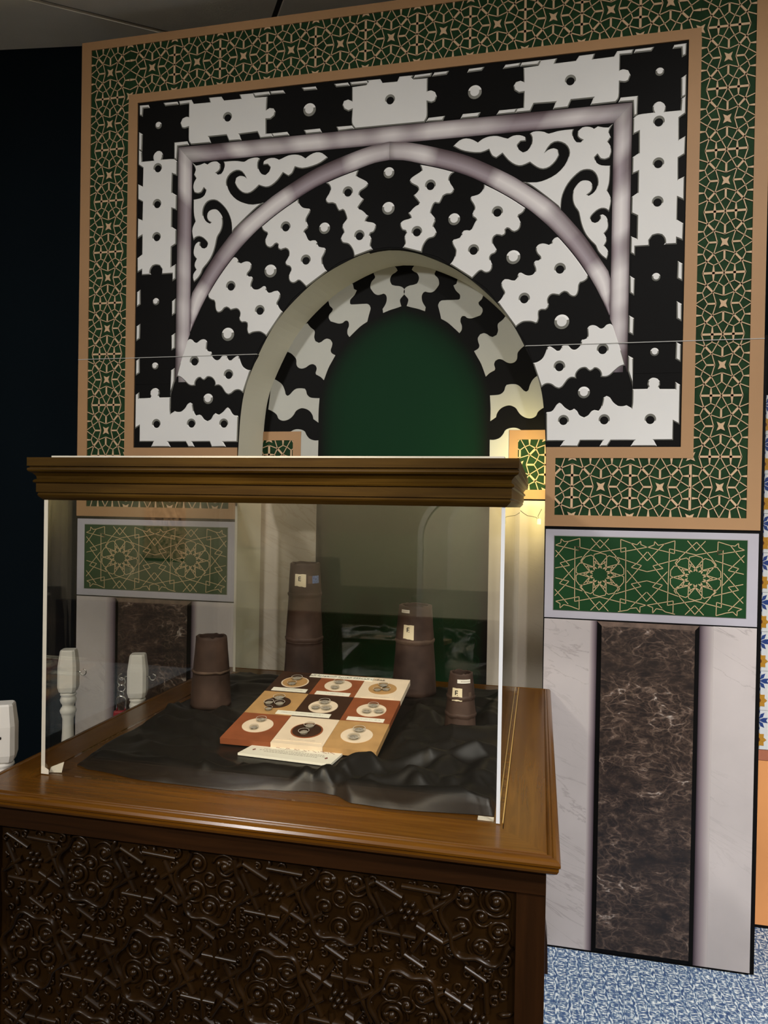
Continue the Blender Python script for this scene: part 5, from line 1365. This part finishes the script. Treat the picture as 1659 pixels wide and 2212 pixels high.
# ------------------------------------------------------------------ barrier posts beside the cabinet
def turned(x, y, rz, lab, hooks):
    b = empty('barrier_post', (x, y, 0), lab, 'post', 'white turned barrier posts', rz)
    zt = 0.985; w = 0.0275
    mb = MB(); n0 = 0
    lv = [(zt, .72, .36), (zt-.004, .80, .40), (zt-.050, 1.0, .50), (zt-.115, 1.0, .50), (zt-.130, .86, .50), (zt-.134, .70, .45)]
    rings = []
    for z, s, ch in lv:
        a = w*s; c = a*0.70
        pts = [(a, -c), (a, c), (c, a), (-c, a), (-a, c), (-a, -c), (-c, -a), (c, -a)]
        rings.append([(x+px2*math.cos(rz)-py2*math.sin(rz), y+px2*math.sin(rz)+py2*math.cos(rz), z) for px2, py2 in pts])
    for r1, r2 in zip(rings, rings[1:]):
        for k in range(8): mb.quad(r1[k], r2[k], r2[(k+1) % 8], r1[(k+1) % 8])
    mb.poly(rings[0]); mb.poly(list(reversed(rings[-1])))
    mb.build('post_head', M['post'], b)
    prof = [(.017, zt-.133), (.023, zt-.136), (.024, zt-.141), (.020, zt-.145), (.022, zt-.149), (.0245, zt-.157), (.022, zt-.165), (.018, zt-.171), (.017, zt-.177), (.021, zt-.182), (.0245, zt-.190), (.0225, zt-.198), (.019, zt-.202), (.0195, zt-.207), (.0165, zt-.215), (.0165, zt-.25), (.019, zt-.30), (.023, zt-.37), (.026, zt-.43), (.025, zt-.50), (.019, zt-.58), (.016, zt-.62), (.022, zt-.635), (.018, zt-.65), (.024, zt-.665), (.024, zt-.70)]
    mb = MB(); mb.lathe(list(reversed(prof)), 20, (x, y, 0)); mb.build('turned_shaft', M['post'], b, smooth=True)
    mb = MB(); mb.box(-w, w, -w, w, 0.02, zt-.69)
    mb.v = [(x+v[0]*math.cos(rz)-v[1]*math.sin(rz), y+v[0]*math.sin(rz)+v[1]*math.cos(rz), v[2]) for v in mb.v]
    mb.build('post_foot', M['post'], b, bevel=0.003)
    mb = MB(); mb.lathe([(.043, 0.0005), (.043, .012), (.040, .020), (.035, .024)], 28, (x, y, 0), cap0=True, cap1=True); mb.build('base_plate', M['post'], b, smooth=False)
    for hx, sg in hooks:
        d = Vector((math.cos(hx), math.sin(hx), 0))
        if sg == 0:
            mb = MB(); c = Vector((x, y, zt-.073))+d*(w*1.0); t_ = Vector((-d.y, d.x, 0))
            mb.poly([tuple(c+d*.0006+t_*(.0022*math.cos(a*PI/4))+Vector((0, 0, .0035*math.sin(a*PI/4)))) for a in range(8)]); mb.build('screw_hole', M['ink'], b); continue
        mb = MB(); o = Vector((x, y, zt-.068))+d*(w*.98)
        pts = [o, o+d*.008+Vector((0, 0, -.001))]
        for k in range(13):
            a = PI*1.05-k*PI*1.55/12*1; pts.append(o+d*(.020+.0095*math.cos(a))+Vector((0, 0, -.002+.0095*math.sin(-a))))
        mb.tube([tuple(p) for p in pts], .0017, 6); mb.build('screw_hook', M['metal'], b, smooth=True)
    return b
turned(-1.187, 1.4045, math.radians(28), 'white turned post nearest the camera, left of the cabinet front corner', [(math.radians(-62), 0)])
turned(-1.4257, 1.9624, math.radians(20), 'white turned post farthest left, seen through the left side of the case, one hook', [(math.radians(8), 1)])
turned(-1.1880, 1.9642, math.radians(20), 'white turned post with a padlock on its hook, beside the back of the cabinet', [(math.radians(8), 1), (math.radians(200), 1)])
# padlock hanging from the hook
hx = Vector((-1.188, 1.9642, 0.917))+Vector((math.cos(math.radians(200)), math.sin(math.radians(200)), 0))*.048
Pl = empty('padlock', (hx.x, hx.y, 0.76), 'red padlock with a silver shackle hanging on a ring from the post hook', 'padlock')
def ring(cx, cy, cz, r, t, rot, name):
    mb = MB(); pts = [(cx+r*math.cos(a)*math.cos(rot), cy+r*math.cos(a)*math.sin(rot), cz+r*math.sin(a)) for a in [2*PI*k/20 for k in range(21)]]
    mb.tube(pts, t, 6); return mb.build(name, M['metal'], Pl, smooth=True)
rot = math.radians(12)
ring(hx.x, hx.y, 0.9005, .0115, .0018, rot, 'ring'); ring(hx.x, hx.y, 0.8800, .0105, .0018, rot+.5, 'ring'); ring(hx.x, hx.y, 0.8635, .0070, .0022, rot, 'ring')
mb = MB(); c = Vector((math.cos(rot), math.sin(rot), 0)); o = Vector((hx.x, hx.y, 0))
pts = [o-c*.0125+Vector((0, 0, .806))] + [o+c*(-.0125*math.cos(a))+Vector((0, 0, .843+.0125*math.sin(a))) for a in [PI*k/12 for k in range(13)]] + [o+c*.0125+Vector((0, 0, .806))]
mb.tube([tuple(p) for p in pts], .0032, 8); mb.build('shackle', M['metal'], Pl, smooth=True)
mb = MB(); mb.box(-.021, .021, -.009, .009, .768, .812)
mb.v = [(hx.x+v[0]*math.cos(rot)-v[1]*math.sin(rot), hx.y+v[0]*math.sin(rot)+v[1]*math.cos(rot), v[2]) for v in mb.v]
mb.build('lock_body', M['red'], Pl, bevel=0.004)

# ------------------------------------------------------------------ tiled panel to the right, behind the backdrop
YT = 2.700
Tp = empty('tiled_panel', (1.30, YT, 0), 'tall panel of flowered white tiles above an orange dado, behind the backdrop', 'panel')
TX0, TX1 = 0.62, 1.90
mb = MB(); mb.box(TX0, TX1, YT, YT+.02, 0.0, 2.06); mb.build('panel_board', M['board'], Tp)
mb = MB(); mb.box(TX0+.002, TX1, YT-.003, YT, 0.012, 0.585); mb.build('orange_dado', M['orange'], Tp)
mb = MB(); mb.box(TX0+.002, TX1, YT-.005, YT, 0.587, 0.622); mb.build('terracotta_band', M['terra'], Tp)
tw = 0.1365
mb = MB(); mb.box(-tw/2+.0006, tw/2-.0006, -.004, 0, -tw/2+.0006, tw/2-.0006); tile2 = mb.mesh('tile'); tile2.materials.append(M['tile'])
fl = MB()
for k in range(8):
    a = k*PI/4; c, s_ = math.cos(a), math.sin(a)
    fl.poly([(c*r-s_*t, -.0052, s_*r+c*t) for r, t in ((.005, -.002), (.020, -.008), (.029, 0), (.020, .008), (.005, .002))])
n_ = len(fl.f)
fl.poly([(.0085*math.cos(k*PI/6), -.0058, .0085*math.sin(k*PI/6)) for k in range(12)], 1)
for k in range(8):
    a = k*PI/4+PI/8; fl.poly([(.017*math.cos(a)+.004*math.cos(b_), -.0050, .017*math.sin(a)+.004*math.sin(b_)) for b_ in [k2*PI/3 for k2 in range(6)]], 1)
flower2 = fl.mesh('painted_flower'); flower2.materials.append(M['yellow']); flower2.materials.append(M['brownp'])
lf = MB()
for sx in (-1, 1):
    for sz in (-1, 1):
        for q in ([(.003, .004), (.016, .010), (.021, .026), (.009, .021)], [(.002, .001), (.026, -.001), (.032, .009), (.018, .008)], [(.001, .012), (.007, .030), (.001, .040), (-.002, .028)]):
            pts = [(sx*a, -.0048, sz*b_) for a, b_ in q]
            if sx*sz < 0: pts.reverse()
            lf.poly(pts)
leaf2 = lf.mesh('painted_leaves'); leaf2.materials.append(M['cobalt'])
def inst(name, me, x, z, par=Tp):
    o = bpy.data.objects.new(name, me); COL.objects.link(o); o.parent = Tp; o.location = (x-1.30, 0.0, z); return o
for i in range(9):
    for j in range(9):
        x, z = TX0+.002+tw*(i+.5), .6235+tw*(j+.5)
        if x+tw/2 > TX1: continue
        inst('tile', tile2, x, z)
        inst('painted_flower', flower2, x+.032-.03, z+.034)
        inst('painted_leaves', leaf2, x+.002, z-.034)
        inst('painted_leaves', leaf2, x+.062, z+.034); inst('painted_flower', flower2, x+.062, z-.034)

# ------------------------------------------------------------------ behind the camera, seen only as reflections in the acrylic
mb = MB()
for i in range(24):
    for j in range(40):
        x0, z0 = -3.445+.39*i/24, .96+1.15*j/40; dx, dz = .39/24, 1.15/40
        hh = .012+.006*math.sin(i*1.7+j*2.3)+.006*((i+j) % 2)
        mb.quad((x0, -3.09+hh, z0), (x0, -3.09+hh, z0+dz), (x0+dx, -3.09+hh, z0+dz), (x0+dx, -3.09+hh, z0))
mb.box(-3.445, -3.055, -3.0995, -3.078, .945, .965); mb.box(-3.445, -3.055, -3.0995, -3.085, .96, 2.11)
tag(mb.build('wall_hanging', M['weave']), 'brown patterned textile on the wall behind the camera, seen reflected in the case', 'textile')
al = empty('arched_alcove', (-.62, -3.09, 0.54), 'pale arched alcove on the wall behind the camera, seen reflected in the case', 'alcove')
arcp = [(-.31, 0.54), (.31, 0.54)] + [(.31*math.cos(a), 1.20+.32*math.sin(a)) for a in [PI*k/20 for k in range(21)]]
mb = MB(); mb.poly([(-.62-u, -3.094, v) for u, v in arcp]); mb.build('plaster_field', M['alc'], al)
mb = MB(); n_ = len(arcp)
for k in range(2, n_-1):
    a, b_ = arcp[k], arcp[k+1]; s1 = 1.14
    A, B = (-.62-a[0], -3.08, a[1]), (-.62-b_[0], -3.08, b_[1]); C2, D2 = (-.62-b_[0]*s1, -3.08, 1.2+(b_[1]-1.2)*s1), (-.62-a[0]*s1, -3.08, 1.2+(a[1]-1.2)*s1)
    mb.quad(A, B, C2, D2); mb.quad((A[0], -3.099, A[2]), A, D2, (D2[0], -3.099, D2[2]))
for sg in (-1, 1): mb.box(-.62+sg*.3565-.0465*1, -.62+sg*.3565+.0465*0+.0, -3.099, -3.08, .54, 1.2) if sg > 0 else mb.box(-.62-.3535, -.62-.31, -3.099, -3.08, .54, 1.2)
mb.build('arch_trim', M['post'], al)

mb = MB(); mb.box(-2.9, 1.6, -3.0, 1.15, 0.0005, 0.012)  # added unseen dark sheet, stops the carpet reflecting in the case
tag(mb.build('reflection_blocker', M['blocker'], bevel=0.004), 'added dark sheet on the floor, unseen, keeping carpet glare out of the case', 'blocker')
